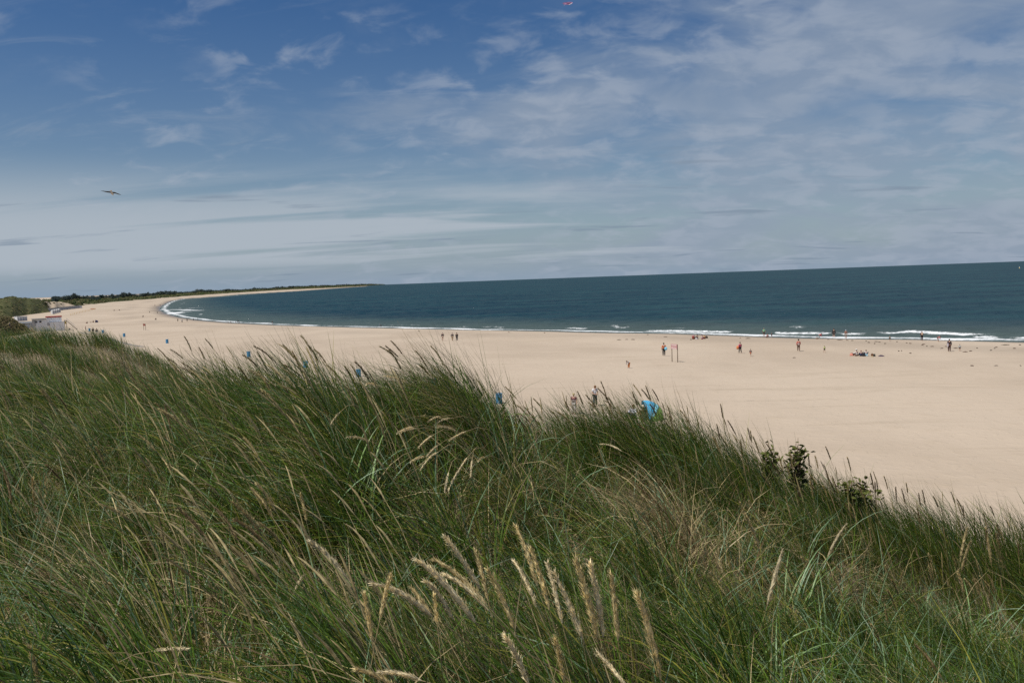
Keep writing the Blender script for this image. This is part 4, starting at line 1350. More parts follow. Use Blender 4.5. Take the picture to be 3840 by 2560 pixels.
def hut(px, py, w, h, rz, label, mat, roofm, group='beach huts at the foot of the dunes', gable=True):
    Q, r = hit(px, py)
    e = empty('beach_hut', Q, -math.atan2(Q[0], Q[1]) + rz)
    b = MB()
    if gable: b.prism([(-w / 2, -0.2), (w / 2, -0.2), (w / 2, h * 0.8), (0, h * 0.97), (-w / 2, h * 0.8)], 0, 2.4)
    else: b.box(-w / 2, w / 2, 0, 2.4, -0.2, h * 0.92)
    b.build('wall', mat, e)
    b = MB()
    if gable: b.prism([(-w / 2 - 0.12, h * 0.78), (0, h * 0.985), (w / 2 + 0.12, h * 0.78), (w / 2 + 0.12, h * 0.82), (0, h * 1.03), (-w / 2 - 0.12, h * 0.82)], -0.15, 2.55)
    else: b.box(-w / 2 - 0.08, w / 2 + 0.08, -0.12, 2.5, h * 0.923, h)
    b.build('roof', roofm, e)
    b = MB(); b.box(-0.36, 0.36, -0.05, 0.02, 0.0, h * 0.70); d = b.build('door', simple('hut_door', (0.30, 0.32, 0.36), 0.6), e)
    b = MB(); b.box(0.24, 0.29, -0.075, -0.051, h * 0.33, h * 0.37); b.build('handle', M_GLASS, d)
    return tag(e, label, 'hut', group)


M_HUTG = boarded('grey_hut_boards', (0.30, 0.31, 0.33)); M_HUTW = boarded('white_hut_boards', (0.62, 0.64, 0.66))
for i in range(4):
    hut(201.5 + 7.6 * i, 1177 - 1.9 * i, 1.25, 2.3, 0.35, ['leftmost', 'second', 'third', 'rightmost'][i] + ' of four pale huts in front of the long grey hut row', M_HUTW, M_FRAME)
for i in range(13):
    f = i / 12
    hut(184 + 108 * f ** 0.93, 1168 - 12.2 * f, 3.0, 2.2, 0.75, 'grey beach hut in the long row below the bare dune', M_HUTG, M_ROOFG, 'long row of grey huts below the bare dune', False)
for i in range(4):
    hut(70 + 9.5 * i, 1203.5 - 0.5 * i, 1.1, 2.1, 0.5, 'white beach hut behind the left end of the pavilion', M_HUTW, M_FRAME, 'white huts left of the pavilion', False)
hut(300, 1155, 3.4, 2.1, 0.2, 'white hut at the right end of the long grey hut row', M_HUTW, M_FRAME, None)

# mast, far off
Q, r = hit(274, 1149)
P0 = at_r(274, 1149, 1500); P0[2] = 3
e = empty('radio_mast', P0)
b = MB(); b.tube([(0, 0, 0), (0, 0, 12.5)], [0.3, 0.14], 6); b.build('mast_pole', simple('mast_grey', (0.2, 0.21, 0.23)), e)
b = MB(); b.tube([(-0.9, 0, 10), (0.9, 0, 10)], 0.14, 5); b.build('crossbar', MATS['mast_grey'], e)
tag(e, 'thin radio mast rising behind the far dunes at left', 'mast')

# yellow poles, red kayak
for i in range(17):
    f = i / 16
    Q, r = hit(266 + 92 * f ** 0.9, 1183 - 22 * f ** 0.8)
    b = MB(); b.tube([(0, 0, -0.2), (0, 0, 1.15)], 0.09, 6)
    o = b.build('yellow_pole', paint('pole_yellow', (0.50, 0.30, 0.04), 0.6), None, True); o.location = Q
    tag(o, 'yellow pole in the row fencing off the sand at far left', 'pole', 'row of yellow poles on the far sand')
Q, r = hit(348, 1159)
e = empty('kayak', Q, 0.5)
b = MB(); b.ell((0, 0, 0.22), (1.9, 0.4, 0.26), 14, 8); b.build('hull', paint('kayak_red', (0.42, 0.06, 0.03), 0.4, spec=0.5), e, True)
b = MB(); b.ell((0, 0, 0.42), (0.42, 0.24, 0.08), 10, 6); b.build('cockpit', paint('kayak_cockpit', (0.03, 0.03, 0.03)), e, True)
tag(e, 'red kayak on the sand at the end of the yellow poles', 'boat')

# ------------------------------------------------------------------ people
SKIN = simple('skin_tone', (0.46, 0.28, 0.20), 0.6, 0.08, 8)
EYE_M = simple('eye_dark', (0.02, 0.02, 0.02), 0.3, 0.0)


def cloth(col):
    return simple('cloth_%03d_%03d_%03d' % tuple(int(c * 999) for c in col), col, 0.85, 0.22, 7.0, 0.3)


def joints(pose):
    J = dict(pel=(0, 0, .52), che=(0, .0, .70), nec=(0, 0, .82), hed=(0, .012, .895), top=(0, .012, .955),
             shoL=(-.10, 0, .785), shoR=(.10, 0, .785), elbL=(-.135, -.015, .62), elbR=(.135, -.015, .62), wriL=(-.14, .03, .475), wriR=(.14, .03, .475),
             hanL=(-.14, .045, .42), hanR=(.14, .045, .42), hipL=(-.052, 0, .495), hipR=(.052, 0, .495), kneL=(-.06, .012, .275), kneR=(.06, .012, .275),
             ankL=(-.06, 0, .045), ankR=(.06, 0, .045), toeL=(-.07, .09, .018), toeR=(.07, .09, .018))
    if pose in ('walk', 'run'):
        k = 1.0 if pose == 'walk' else 1.5
        J.update(kneL=(-.055, .075 * k, .285), ankL=(-.055, .10 * k, .05), toeL=(-.06, .19 * k, .03), kneR=(.055, -.005, .28), ankR=(.055, -.115 * k, .075 * k), toeR=(.058, -.04 * k, .025),
                 elbL=(-.135, -.05, .625), wriL=(-.13, -.02, .49), hanL=(-.13, .0, .44), elbR=(.135, .03, .625), wriR=(.12, .12, .52), hanR=(.115, .15, .475))
    if pose == 'carry':
        J.update(elbR=(.15, .0, .63), wriR=(.125, .09, .55), hanR=(.10, .13, .53))
    if pose == 'lift':                     # holding something against the chest
        J.update(elbL=(-.14, .05, .63), wriL=(-.06, .14, .67), hanL=(-.01, .16, .69), elbR=(.14, .05, .63), wriR=(.06, .14, .62), hanR=(.01, .16, .61))
    if pose == 'fold':                     # hands together in front, head bowed
        J.update(elbL=(-.145, .03, .61), wriL=(-.06, .13, .55), hanL=(-.02, .15, .54), elbR=(.145, .03, .61), wriR=(.06, .13, .56), hanR=(.02, .15, .56), hed=(0, .045, .88), top=(0, .06, .935))
    if pose == 'bend':
        J.update(pel=(0, -.05, .50), che=(0, .10, .60), nec=(0, .19, .65), hed=(0, .255, .665), top=(0, .31, .68), shoL=(-.10, .16, .635), shoR=(.10, .16, .635),
                 elbL=(-.12, .18, .48), elbR=(.12, .18, .48), wriL=(-.10, .23, .34), wriR=(.10, .23, .34), hanL=(-.09, .25, .29), hanR=(.09, .25, .29),
                 hipL=(-.055, -.05, .475), hipR=(.055, -.05, .475), kneL=(-.07, .0, .27), kneR=(.07, .0, .27))
    if pose == 'sit':
        J.update(pel=(0, 0, .065), che=(0, -.035, .235), nec=(0, -.01, .345), hed=(0, .01, .42), top=(0, .015, .48), shoL=(-.10, -.02, .315), shoR=(.10, -.02, .315),
                 elbL=(-.14, .08, .21), elbR=(.14, .08, .21), wriL=(-.09, .21, .23), wriR=(.09, .21, .23), hanL=(-.07, .25, .24), hanR=(.07, .25, .24),
                 hipL=(-.06, .02, .06), hipR=(.06, .02, .06), kneL=(-.075, .22, .225), kneR=(.075, .22, .225), ankL=(-.07, .33, .035), ankR=(.07, .33, .035), toeL=(-.075, .41, .018), toeR=(.075, .41, .018))
    if pose == 'crouch':
        J.update(pel=(0, -.06, .15), che=(0, .02, .31), nec=(0, .07, .41), hed=(0, .105, .475), top=(0, .13, .53), shoL=(-.10, .05, .38), shoR=(.10, .05, .38),
                 elbL=(-.13, .15, .27), elbR=(.13, .15, .27), wriL=(-.08, .24, .15), wriR=(.08, .24, .15), hanL=(-.06, .27, .09), hanR=(.06, .27, .09),
                 hipL=(-.06, -.05, .14), hipR=(.06, -.05, .14), kneL=(-.085, .13, .25), kneR=(.085, .13, .25), ankL=(-.07, .0, .045), ankR=(.07, .0, .045), toeL=(-.08, .09, .018), toeR=(.08, .09, .018))
    if pose == 'lie':
        J.update(pel=(0, 0, .06), che=(0, -.17, .07), nec=(0, -.28, .075), hed=(0, -.36, .08), top=(0, -.42, .08), shoL=(-.10, -.25, .07), shoR=(.10, -.25, .07),
                 elbL=(-.17, -.13, .05), elbR=(.17, -.13, .05), wriL=(-.17, .01, .04), wriR=(.17, .01, .04), hanL=(-.17, .06, .03), hanR=(.17, .06, .03),
                 hipL=(-.055, .03, .06), hipR=(.055, .03, .06), kneL=(-.06, .25, .08), kneR=(.06, .25, .05), ankL=(-.06, .47, .04), ankR=(.06, .47, .04), toeL=(-.07, .50, .10), toeR=(.07, .50, .10))
    return {k: np.array(v) for k, v in J.items()}


RAD = dict(pel=(.078, .058), che=(.088, .062), nec=(.030, .030), hed=(.050, .058), top=(.040, .046), sho=(.036, .036), elb=(.026, .026), wri=(.0185, .0185), han=(.022, .013),
           hip=(.054, .054), kne=(.036, .036), ank=(.023, .023), toe=(.022, .017))


def skin_obj(name, verts, edges, rads, mat, parent=None, sub=1):
    me = bpy.data.meshes.new(name)
    me.from_pydata([tuple(v) for v in verts], edges, [])
    o = link(name, me, mat, parent)
    md = o.modifiers.new('skin', 'SKIN'); md.use_smooth_shade = True; md.branch_smoothing = 0.6
    if not me.skin_vertices: bpy.context.view_layer.update()
    sv = me.skin_vertices[0].data
    for i, r_ in enumerate(rads):
        sv[i].radius = r_; sv[i].use_root = (i == 0)
    ms = o.modifiers.new('sub', 'SUBSURF'); ms.levels = sub; ms.render_levels = sub
    return o


def person(px, py, hpx, face, pose, top, bot, label, hair=(0.06, 0.04, 0.025), sleeves='long', legs='long', group=None, hat=None, skirt=False, Q=None, r=None, fat=1.0, hands=False, dz=0.0, scale=None, hood=False):
    """face: 0 = back to the camera, pi = facing it"""
    if Q is None: Q, r = hit(px, py)
    hm = scale or hpx * r / F
    az_ = math.atan2(Q[0], Q[1])
    J = {k: v * hm for k, v in joints(pose).items()}

    def rd(k, ex=0.0):
        a, b = RAD[k[:3]]
        return ((a * fat + ex) * hm, (b * fat + ex) * hm)
    names = ['pel', 'che', 'nec', 'hed', 'top', 'shoL', 'elbL', 'wriL', 'hanL', 'shoR', 'elbR', 'wriR', 'hanR', 'hipL', 'kneL', 'ankL', 'toeL', 'hipR', 'kneR', 'ankR', 'toeR']
    E = [('pel', 'che'), ('che', 'nec'), ('nec', 'hed'), ('hed', 'top')]
    for s_ in 'LR':
        E += [('che', 'sho' + s_), ('sho' + s_, 'elb' + s_), ('elb' + s_, 'wri' + s_), ('wri' + s_, 'han' + s_), ('pel', 'hip' + s_), ('hip' + s_, 'kne' + s_), ('kne' + s_, 'ank' + s_), ('ank' + s_, 'toe' + s_)]
    V = [J[n] for n in names]; Rr = [rd(n) for n in names]
    ed = [(names.index(a), names.index(b)) for a, b in E]
    fw = J['hed'] - J['nec']
    # nose
    hd = J['hed']
    up = (J['top'] - J['nec']); up = up / np.linalg.norm(up)
    fwd = np.array((0, 1.0, 0)) - up * up[1]
    fwd = fwd / max(np.linalg.norm(fwd), 1e-3) if np.linalg.norm(fwd) > 0.2 else np.array((0, 0, -1.0))
    V.append(hd + fwd * 0.066 * hm - up * 0.004 * hm); Rr.append((0.010 * hm, 0.010 * hm)); ed.append((names.index('hed'), len(V) - 1))
    if hands:
        for s_, sg in (('L', -1), ('R', 1)):
            h = J['han' + s_]; w_ = J['wri' + s_]; d = (h - w_) / np.linalg.norm(h - w_)
            sd_ = np.cross(d, np.array((sg, 0, 0.0))); sd_ = sd_ / max(np.linalg.norm(sd_), 1e-3)
            ih = names.index('han' + s_)
            for k_, (off, ln) in enumerate([(-.014, .040), (-.005, .046), (.005, .043), (.013, .034), (.022, .024)]):
                p1 = h + sd_ * off * hm + d * (0.012 if k_ < 4 else -0.012) * hm
                p2 = p1 + d * ln * hm * 0.8 + np.array((-sg * 0.006 * hm, 0.004 * hm, 0)) + (sd_ * 0.008 * hm if k_ == 4 else 0)
                V += [p1, p2]; Rr += [(0.0062 * hm,) * 2, (0.0050 * hm,) * 2]
                ed += [(ih, len(V) - 2), (len(V) - 2, len(V) - 1)]
    o = skin_obj('person', V, ed, Rr, SKIN)
    o.location = (Q[0], Q[1], Q[2] + dz); o.rotation_euler = (0, 0, -az_ + face)
    # top
    nm = ['pel', 'che', 'nec2', 'shoL', 'elbL', 'shoR', 'elbR'] + (['wriL', 'wriR'] if sleeves == 'long' else [])
    J2 = dict(J); J2['nec2'] = J['che'] * 0.25 + J['nec'] * 0.75
    if sleeves != 'long':
        for s_ in 'LR': J2['elb' + s_] = J['sho' + s_] * 0.35 + J['elb' + s_] * 0.65
    J2['pel'] = J['pel'] * 1.0 + (J['pel'] - J['che']) * 0.10
    rr_ = [rd('pel', .012), rd('che', .012), (0.042 * hm, 0.042 * hm), rd('sho', .012), rd('elb', .012), rd('sho', .012), rd('elb', .012)] + ([rd('wri', .010)] * 2 if sleeves == 'long' else [])
    ed2 = [(0, 1), (1, 2), (1, 3), (3, 4), (1, 5), (5, 6)] + ([(4, 7), (6, 8)] if sleeves == 'long' else [])
    tops = top if isinstance(top, list) else [top]
    to = skin_obj('top', [J2[n] for n in nm], ed2, rr_, cloth(tops[0]), o)
    if len(tops) > 1:                       # hoops of a second colour round the body
        for f in (0.12, 0.45, 0.78):
            c = J['pel'] * (1 - f) + J['che'] * f; dv = (J['che'] - J['pel']); dv = dv / np.linalg.norm(dv) * hm * 0.016
            b = MB(); b.add(*ring_tube(c, dv, hm * (0.098 + 0.012 * f) * fat, hm * (0.076 + 0.006 * f) * fat)); b.build('stripe', cloth(tops[1]), to, True)
    # trousers or shorts
    if bot is not None:
        J3 = dict(J)
        end = 'ank' if legs == 'long' else 'kne'
        nm = ['pel', 'hipL', 'kneL', 'hipR', 'kneR'] + (['ankL', 'ankR'] if legs == 'long' else [])
        if legs != 'long':
            for s_ in 'LR': J3['kne' + s_] = J['hip' + s_] * 0.25 + J['kne' + s_] * 0.75
        rr_ = [rd('pel', .008), rd('hip', .012), rd('kne', .014), rd('hip', .012), rd('kne', .014)] + ([rd('ank', .014)] * 2 if legs == 'long' else [])
        ed3 = [(0, 1), (1, 2), (0, 3), (3, 4)] + ([(2, 5), (4, 6)] if legs == 'long' else [])
        skin_obj('trousers' if legs == 'long' else 'shorts', [J3[n] for n in nm], ed3, rr_, cloth(bot), o)
        if skirt:
            b = MB(); b.tube([J['pel'] + np.array((0, 0, 0.03 * hm)), J['pel'] * 0.45], [0.085 * hm, 0.14 * hm], 12); b.build('skirt', cloth(bot), o, True)
    # hair, hat
    b = MB(); c = hd + up * 0.016 * hm - fwd * 0.012 * hm
    b.ell((c[0], c[1], c[2]), (0.056 * hm, 0.062 * hm, 0.060 * hm), 10, 8, 0.05)
    b.build('hood' if hood else 'hair', cloth(tops[0]) if hood else simple('hair_%d_%d' % (int(hair[0] * 999), int(hair[2] * 999)), hair, 0.7, 0.3, 30), o, True)
    for sg in (-1, 1):
        b = MB(); q = hd + fwd * 0.053 * hm + np.array((sg * 0.019 * hm, 0, 0)) + up * 0.006 * hm
        b.ell(q, (0.006 * hm, 0.006 * hm, 0.004 * hm), 6, 4); b.build('eye', EYE_M, o, True)
    if hat:
        b = MB(); q = hd + up * 0.045 * hm
        b.tube([q - up * 0.002 * hm, q + up * 0.006 * hm], 0.085 * hm, 14); b.ell(q + up * 0.012 * hm, (0.058 * hm, 0.062 * hm, 0.045 * hm), 12, 6); b.build('hat', cloth(hat), o, True)
    tag(o, label, 'person', group)
    o['height'] = hm
    return o, Q, hm


def ring_tube(c, dv, a, b_, n=14):
    vs, fs = [], []
    for j in (-1, 1):
        for i in range(n):
            w = 2 * math.pi * i / n
            vs.append((c[0] + dv[0] * j + a * math.cos(w), c[1] + dv[1] * j + b_ * math.sin(w), c[2] + dv[2] * j))
    for i in range(n): fs.append((i, (i + 1) % n, n + (i + 1) % n, n + i))
    return vs, fs


NAVY = (0.02, 0.024, 0.035); BLACK = (0.014, 0.014, 0.016); JEANS = (0.05, 0.07, 0.11); WHITE = (0.68, 0.68, 0.70); ORANGE = (0.60, 0.15, 0.03); TAN = (0.36, 0.26, 0.16)
PI = math.pi
man, QM, HM = person(2490, 1334.5, 51, 0.15, 'carry', (0.55, 0.15, 0.05), BLACK, 'man in orange hoodie and black trousers walking away beside the striped sign')
person(2358, 1380, 36, 2.4, 'bend', [(0.28, 0.26, 0.26), WHITE], (0.62, 0.20, 0.03), 'bending child in grey striped top and orange trousers, left of the sign', scale=1.28)
person(2776, 1324.5, 43, 0.5, 'walk', (0.42, 0.07, 0.13), BLACK, 'woman in pink top and dark trousers carrying an orange cloth')
person(2815, 1336, 28, -0.5, 'walk', (0.06, 0.035, 0.045), (0.55, 0.17, 0.08), 'child in dark top and orange shorts walking right of the woman in pink', legs='short')
person(2995, 1317, 45, 0.1, 'walk', [(0.45, 0.07, 0.05), (0.62, 0.55, 0.52)], (0.14, 0.075, 0.055), 'person in red and white striped top and brown trousers walking to the sea', hat=(0.12, 0.08, 0.06))
person(3092, 1322, 26, 0.6, 'walk', (0.40, 0.58, 0.16), (0.06, 0.05, 0.04), 'small child in lime green shirt and dark shorts on the open sand', legs='short', sleeves='short', hair=(0.25, 0.18, 0.10))
person(2865, 1263.5, 30, 0.1, 'stand', (0.17, 0.46, 0.27), (0.09, 0.07, 0.06), 'man in pale green shirt and dark shorts standing at the water', legs='short', sleeves='short', hair=(0.25, 0.2, 0.14), scale=1.78)
person(2876, 1267, 14, -1.2, 'crouch', (0.42, 0.24, 0.22), (0.20, 0.11, 0.09), 'child in pinkish top crouching beside the man in the green shirt', scale=1.5, legs='short')
person(2894, 1265.5, 19, 0.4, 'stand', (0.05, 0.05, 0.06), (0.06, 0.06, 0.07), 'small child in dark swimsuit standing right of the crouching child', legs='short', sleeves='short', hair=(0.22, 0.15, 0.09))
person(3073, 1270.5, 20, -1.3, 'bend', (0.52, 0.04, 0.045), (0.40, 0.40, 0.36), 'child in red top bending over at the edge of the water', scale=1.35)
person(3127, 1268.5, 37, 0.2, 'stand', (0.035, 0.028, 0.026), (0.05, 0.035, 0.03), 'adult in black standing at the water with bare legs', legs='short', fat=1.05)
person(3172, 1271, 34, 0.1, 'stand', (0.24, 0.11, 0.08), (0.50, 0.45, 0.40), 'grey-haired person in patterned pale shorts standing at the water', legs='short', sleeves='short', hair=(0.45, 0.47, 0.50))
person(3337, 1279.5, 19, -0.6, 'walk', (0.09, 0.08, 0.05), (0.10, 0.06, 0.04), 'small dark-clad child walking along the wet sand', legs='short', hair=(0.2, 0.14, 0.08))
person(3457, 1277.5, 34, PI, 'lift', (0.10, 0.04, 0.035), (0.05, 0.03, 0.03), 'adult in brown clothes holding a pale bundle to the chest at the water', hair=(0.09, 0.05, 0.03))
person(3518, 1281, 20, -1.9, 'bend', (0.50, 0.14, 0.14), (0.30, 0.16, 0.12), 'child in pink leaning over at the foam near the right edge', legs='short', scale=1.25)
person(3560, 1318, 44, 0.35, 'stand', (0.040, 0.022, 0.028), (0.10, 0.045, 0.035), 'adult in long dark coat with a white board under the arm', fat=1.12)
person(3599, 1316.5, 23.5, 0.2, 'stand', (0.40, 0.44, 0.43), (0.13, 0.07, 0.05), 'small child in pale grey top beside the adult in the dark coat', legs='short')
person(3212, 1334.5, 20, 0.8, 'sit', (0.66, 0.66, 0.64), (0.18, 0.09, 0.06), 'person in white with a white hat sitting left in the group on the sand', hat=(0.72, 0.70, 0.66), scale=1.75)
person(3229, 1335, 18, 0.4, 'sit', (0.05, 0.075, 0.17), (0.02, 0.025, 0.04), 'person in dark blue sitting in the middle of the group on the sand', hair=(0.24, 0.10, 0.07), scale=1.55)
person(3248, 1335, 18, 0.0, 'sit', (0.38, 0.62, 0.74), (0.40, 0.60, 0.70), 'person in light blue sitting right in the group on the sand', hair=(0.20, 0.15, 0.11), scale=1.72)
person(2633, 1271.5, 16, -0.9, 'sit', (0.62, 0.55, 0.55), (0.28, 0.03, 0.035), 'person in pale top and dark red trousers sitting near the waterline', hair=(0.12, 0.03, 0.04), scale=1.7)
person(2615, 1271.5, 15, 0.8, 'sit', (0.035, 0.03, 0.03), (0.12, 0.10, 0.09), 'person in black sitting near the waterline beside the dark red bag', scale=1.65)
person(1660.5, 1277.5, 33, -0.3, 'walk', (0.022, 0.02, 0.03), (0.42, 0.30, 0.24), 'walker in dark top and pale shorts, leftmost of three on the sand', legs='short', hair=(0.3, 0.27, 0.25))
person(1697, 1277.5, 32, -0.2, 'walk', (0.028, 0.032, 0.045), TAN, 'walker in grey top and tan trousers, middle of three on the sand', hair=(0.3, 0.27, 0.24))
person(1714, 1278, 33, 0.1, 'walk', (0.012, 0.012, 0.014), (0.025, 0.033, 0.04), 'walker all in dark clothes, rightmost of three on the sand')
person(2232, 1522, 86, PI + 0.5, 'fold', WHITE, (0.055, 0.065, 0.08), 'man in white shirt and dark jeans looking down, behind the grass', hair=(0.17, 0.075, 0.03), sleeves='short', hands=True, scale=1.82)
person(2153, 1552, 86, PI - 0.3, 'stand', [(0.15, 0.035, 0.065), (0.42, 0.36, 0.34)], (0.56, 0.52, 0.50), 'fair-haired person in maroon striped shirt and white trousers behind the grass', hair=(0.42, 0.34, 0.17), sleeves='short', hands=True, scale=1.72)
person(350, 1253.5, 24, 0.2, 'walk', (0.015, 0.012, 0.012), (0.10, 0.10, 0.09), 'walker in black, left of two beside the barrels at far left')
person(363.5, 1257.5, 25, 0.1, 'walk', (0.022, 0.022, 0.035), (0.52, 0.50, 0.47), 'walker in navy top and white shorts, right of two beside the barrels at far left', legs='short')
person(1022, 1218.5, 15.5, -0.2, 'walk', (0.02, 0.025, 0.025), (0.62, 0.60, 0.58), 'distant walker in dark jacket and white trousers at the waterline')
person(1424, 1226, 13.5, 0.4, 'walk', (0.35, 0.40, 0.45), (0.30, 0.33, 0.36), 'distant walker in pale clothes, left of a pair at the waterline')
person(1429, 1228, 12.5, 0.2, 'walk', (0.02, 0.02, 0.03), (0.05, 0.04, 0.04), 'distant walker in dark clothes, right of a pair at the waterline')
person(893, 1212.5, 13, 0.3, 'walk', (0.02, 0.02, 0.028), (0.06, 0.06, 0.06), 'distant dark adult walking with small children at the waterline')
for i, (a, b, h, c) in enumerate([(856, 1212.5, 8, (0.12, 0.10, 0.09)), (866, 1212.5, 9, (0.30, 0.20, 0.14)), (884, 1212, 7.5, (0.05, 0.05, 0.06)), (898, 1212.5, 7, (0.18, 0.14, 0.12))]):
    person(a, b, h, 0.2 * i, 'stand', c, (0.12, 0.08, 0.06), 'tiny distant child at the waterline near a dark adult', legs='short', group='tiny children at the far waterline')
person(667, 1206, 12, 0.2, 'walk', (0.30, 0.26, 0.20), (0.04, 0.035, 0.03), 'distant walker in beige top, leftmost of three near the foam')
person(683, 1209.5, 13.5, 0.1, 'walk', (0.66, 0.66, 0.68), (0.06, 0.045, 0.04), 'distant walker in white top, middle of three near the foam')
person(702, 1206, 12, 0.4, 'walk', (0.04, 0.04, 0.045), (0.12, 0.09, 0.08), 'distant walker in dark top, rightmost of three near the foam')
person(725.5, 1202.5, 10, 0.2, 'stand', (0.02, 0.02, 0.025), (0.06, 0.06, 0.08), 'distant dark figure standing in the foam at the bend')
person(742, 1202, 8, 0.2, 'stand', (0.20, 0.24, 0.26), (0.12, 0.13, 0.14), 'distant small grey figure standing in the foam at the bend')
person(561.5, 1173, 6.5, 0.2, 'stand', (0.08, 0.07, 0.06), (0.06, 0.05, 0.05), 'very distant figure on the sand, left of two above the bend', fat=1.2)
person(590.5, 1175, 7, 0.2, 'stand', (0.12, 0.12, 0.10), (0.10, 0.09, 0.08), 'very distant figure on the sand, right of two above the bend', fat=1.2)
person(537, 1188.5, 6, 0.6, 'sit', (0.06, 0.05, 0.05), (0.08, 0.06, 0.05), 'distant person sitting on the sand, left of two before the bend', scale=1.8)
person(585, 1199, 6, 0.6, 'sit', (0.05, 0.05, 0.06), (0.09, 0.08, 0.08), 'distant person sitting on the sand, right of two before the bend', scale=1.8)
for a, b, l in [(428.5, 1165, 'far-off person sitting on the pale sand, left of two'), (448, 1164, 'far-off person sitting on the pale sand, right of two'), (581, 1146, 'far-off reddish figure lying on the sand below the far dunes'), (601, 1144, 'far-off dark figure sitting close to the foam below the far dunes')]:
    person(a, b, 5, 0.5, 'sit', (0.16, 0.08, 0.06), (0.10, 0.07, 0.06), l, scale=1.8, fat=1.3)
person(327, 1212.5, 5, 0.8, 'sit', (0.08, 0.05, 0.04), (0.30, 0.16, 0.12), 'distant person sitting left of the blue windbreak', scale=1.7)
person(340, 1209, 5, 0.2, 'lie', (0.34, 0.16, 0.12), (0.26, 0.12, 0.09), 'distant person lying on a towel near the blue windbreak', scale=1.7, legs='short', sleeves='short')
person(350, 1208.5, 5, 0.2, 'sit', (0.14, 0.05, 0.03), (0.12, 0.05, 0.03), 'distant person in brown sitting against the blue windbreak', scale=1.7, fat=1.3)
sp = slope.V[:, :, :].reshape(-1, 3)
prx, pry = proj(sp)
i_ = int(np.argmin((prx - 38) ** 2 + (pry - 1231) ** 2 * 4)); Qs = sp[i_]
person(38, 1231, 18, 0.8, 'walk', (0.035, 0.045, 0.06), (0.10, 0.08, 0.08), 'walker with a dark top on the path across the dune slope at far left', Q=Qs, r=math.hypot(Qs[0], Qs[1]), hair=(0.4, 0.38, 0.36), scale=1.75)
person(259, 1236, 12, -0.8, 'sit', (0.5, 0.5, 0.5), (0.06, 0.05, 0.06), 'person in white sitting at the foot of the pavilion stair', scale=1.7)
person(2376, 1568, 40, PI - 0.6, 'sit', (0.60, 0.58, 0.64), (0.10, 0.09, 0.09), 'person in white sitting behind the grass left of the beach shelter', scale=2.15, hair=(0.12, 0.05, 0.035))
person(2412, 1572, 40, PI + 0.4, 'sit', (0.20, 0.12, 0.06), (0.13, 0.10, 0.08), 'person in brown with a cream hood sitting beside the beach shelter', scale=2.15, hat=(0.66, 0.58, 0.46))

# ------------------------------------------------------------------ things on the beach


def on(px, py, rz=0.0, name='thing'):
    Q, r = hit(px, py)
    return empty(name, Q, -math.atan2(Q[0], Q[1]) + rz), r / F


def bag(px, py, wpx, hpx, col, label, cat='bag', soft=0.16, name='beach_bag', strap=True, dpx=None, rz=0.0):
    e, k_ = on(px, py, rz, name)
    w, h = wpx * k_, hpx * k_; d = (dpx or wpx * 0.7) * k_
    rn = random.Random(int(px * 7))
    b = MB(); n = 14
    prof = [(0.0, 0.88), (0.12, 1.0), (0.5, 0.98), (0.8, 0.88), (1.0, 0.70)]
    vs, fs = [], []
    for z_, q in prof:
        for i in range(n):
            a = 2 * math.pi * i / n; c_, s_ = math.cos(a), math.sin(a)
            sq = (abs(c_) ** 3 + abs(s_) ** 3) ** (-1 / 3.0)
            jj = 1 + soft * (rn.random() - 0.5)
            vs.append((c_ * sq * w / 2 * q * jj, s_ * sq * d / 2 * q * jj, z_ * h * (1 + soft * (rn.random() - 0.5)) - 0.02))
    for j in range(len(prof) - 1):
        for i in range(n): fs.append((j * n + i, j * n + (i + 1) % n, (j + 1) * n + (i + 1) % n, (j + 1) * n + i))
    fs.append(tuple(range(n - 1, -1, -1))); fs.append(tuple((len(prof) - 1) * n + i for i in range(n)))
    b.add(vs, fs); b.build('bag_body', cloth(col), e, True)
    if strap:
        for yy in (-d * 0.25, d * 0.25):
            b = MB(); b.tube([(w * 0.28 * math.cos(t_), yy, h * 0.93 + h * 0.28 * math.sin(t_)) for t_ in np.linspace(0, PI, 8)], 0.014, 5); b.build('strap', cloth(tuple(c * 0.6 for c in col)), e, True)
    return tag(e, label, cat)


# blue bag on the man's back by the sign
e = empty('shoulder_bag', (QM[0], QM[1], QM[2]), man.rotation_euler.z)
b = MB(); b.ell((0.13 * HM, -0.095 * HM, 0.54 * HM), (0.105 * HM, 0.045 * HM, 0.115 * HM), 14, 10, 0.05); b.build('bag_body', cloth((0.22, 0.58, 0.76)), e, True)
b = MB(); b.tube([(0.06 * HM, -0.09 * HM, 0.63 * HM), (-0.02 * HM, -0.085 * HM, 0.76 * HM), (-0.09 * HM, -0.03 * HM, 0.835 * HM), (-0.07 * HM, 0.06 * HM, 0.82 * HM)], 0.009 * HM, 5); b.build('strap', cloth((0.5, 0.62, 0.68)), e, True)
tag(e, 'light blue bag on the back of the man in the orange hoodie', 'bag')
# orange cloth carried by the woman in pink
Q, r = hit(2776, 1324.5); hm = 43 * r / F
e = empty('carried_cloth', Q, -math.atan2(Q[0], Q[1]))
b = MB(); b.ell((-0.19 * hm, 0.02 * hm, 0.50 * hm), (0.12 * hm, 0.08 * hm, 0.14 * hm), 14, 9, 0.16); b.build('bundle', cloth((0.58, 0.20, 0.08)), e, True)
b = MB(); b.ell((-0.25 * hm, 0.02 * hm, 0.42 * hm), (0.07 * hm, 0.05 * hm, 0.08 * hm), 10, 7, 0.2); b.build('loose_end', cloth((0.62, 0.26, 0.12)), e, True)
tag(e, 'bundled orange cloth in the arm of the woman in pink', 'cloth')
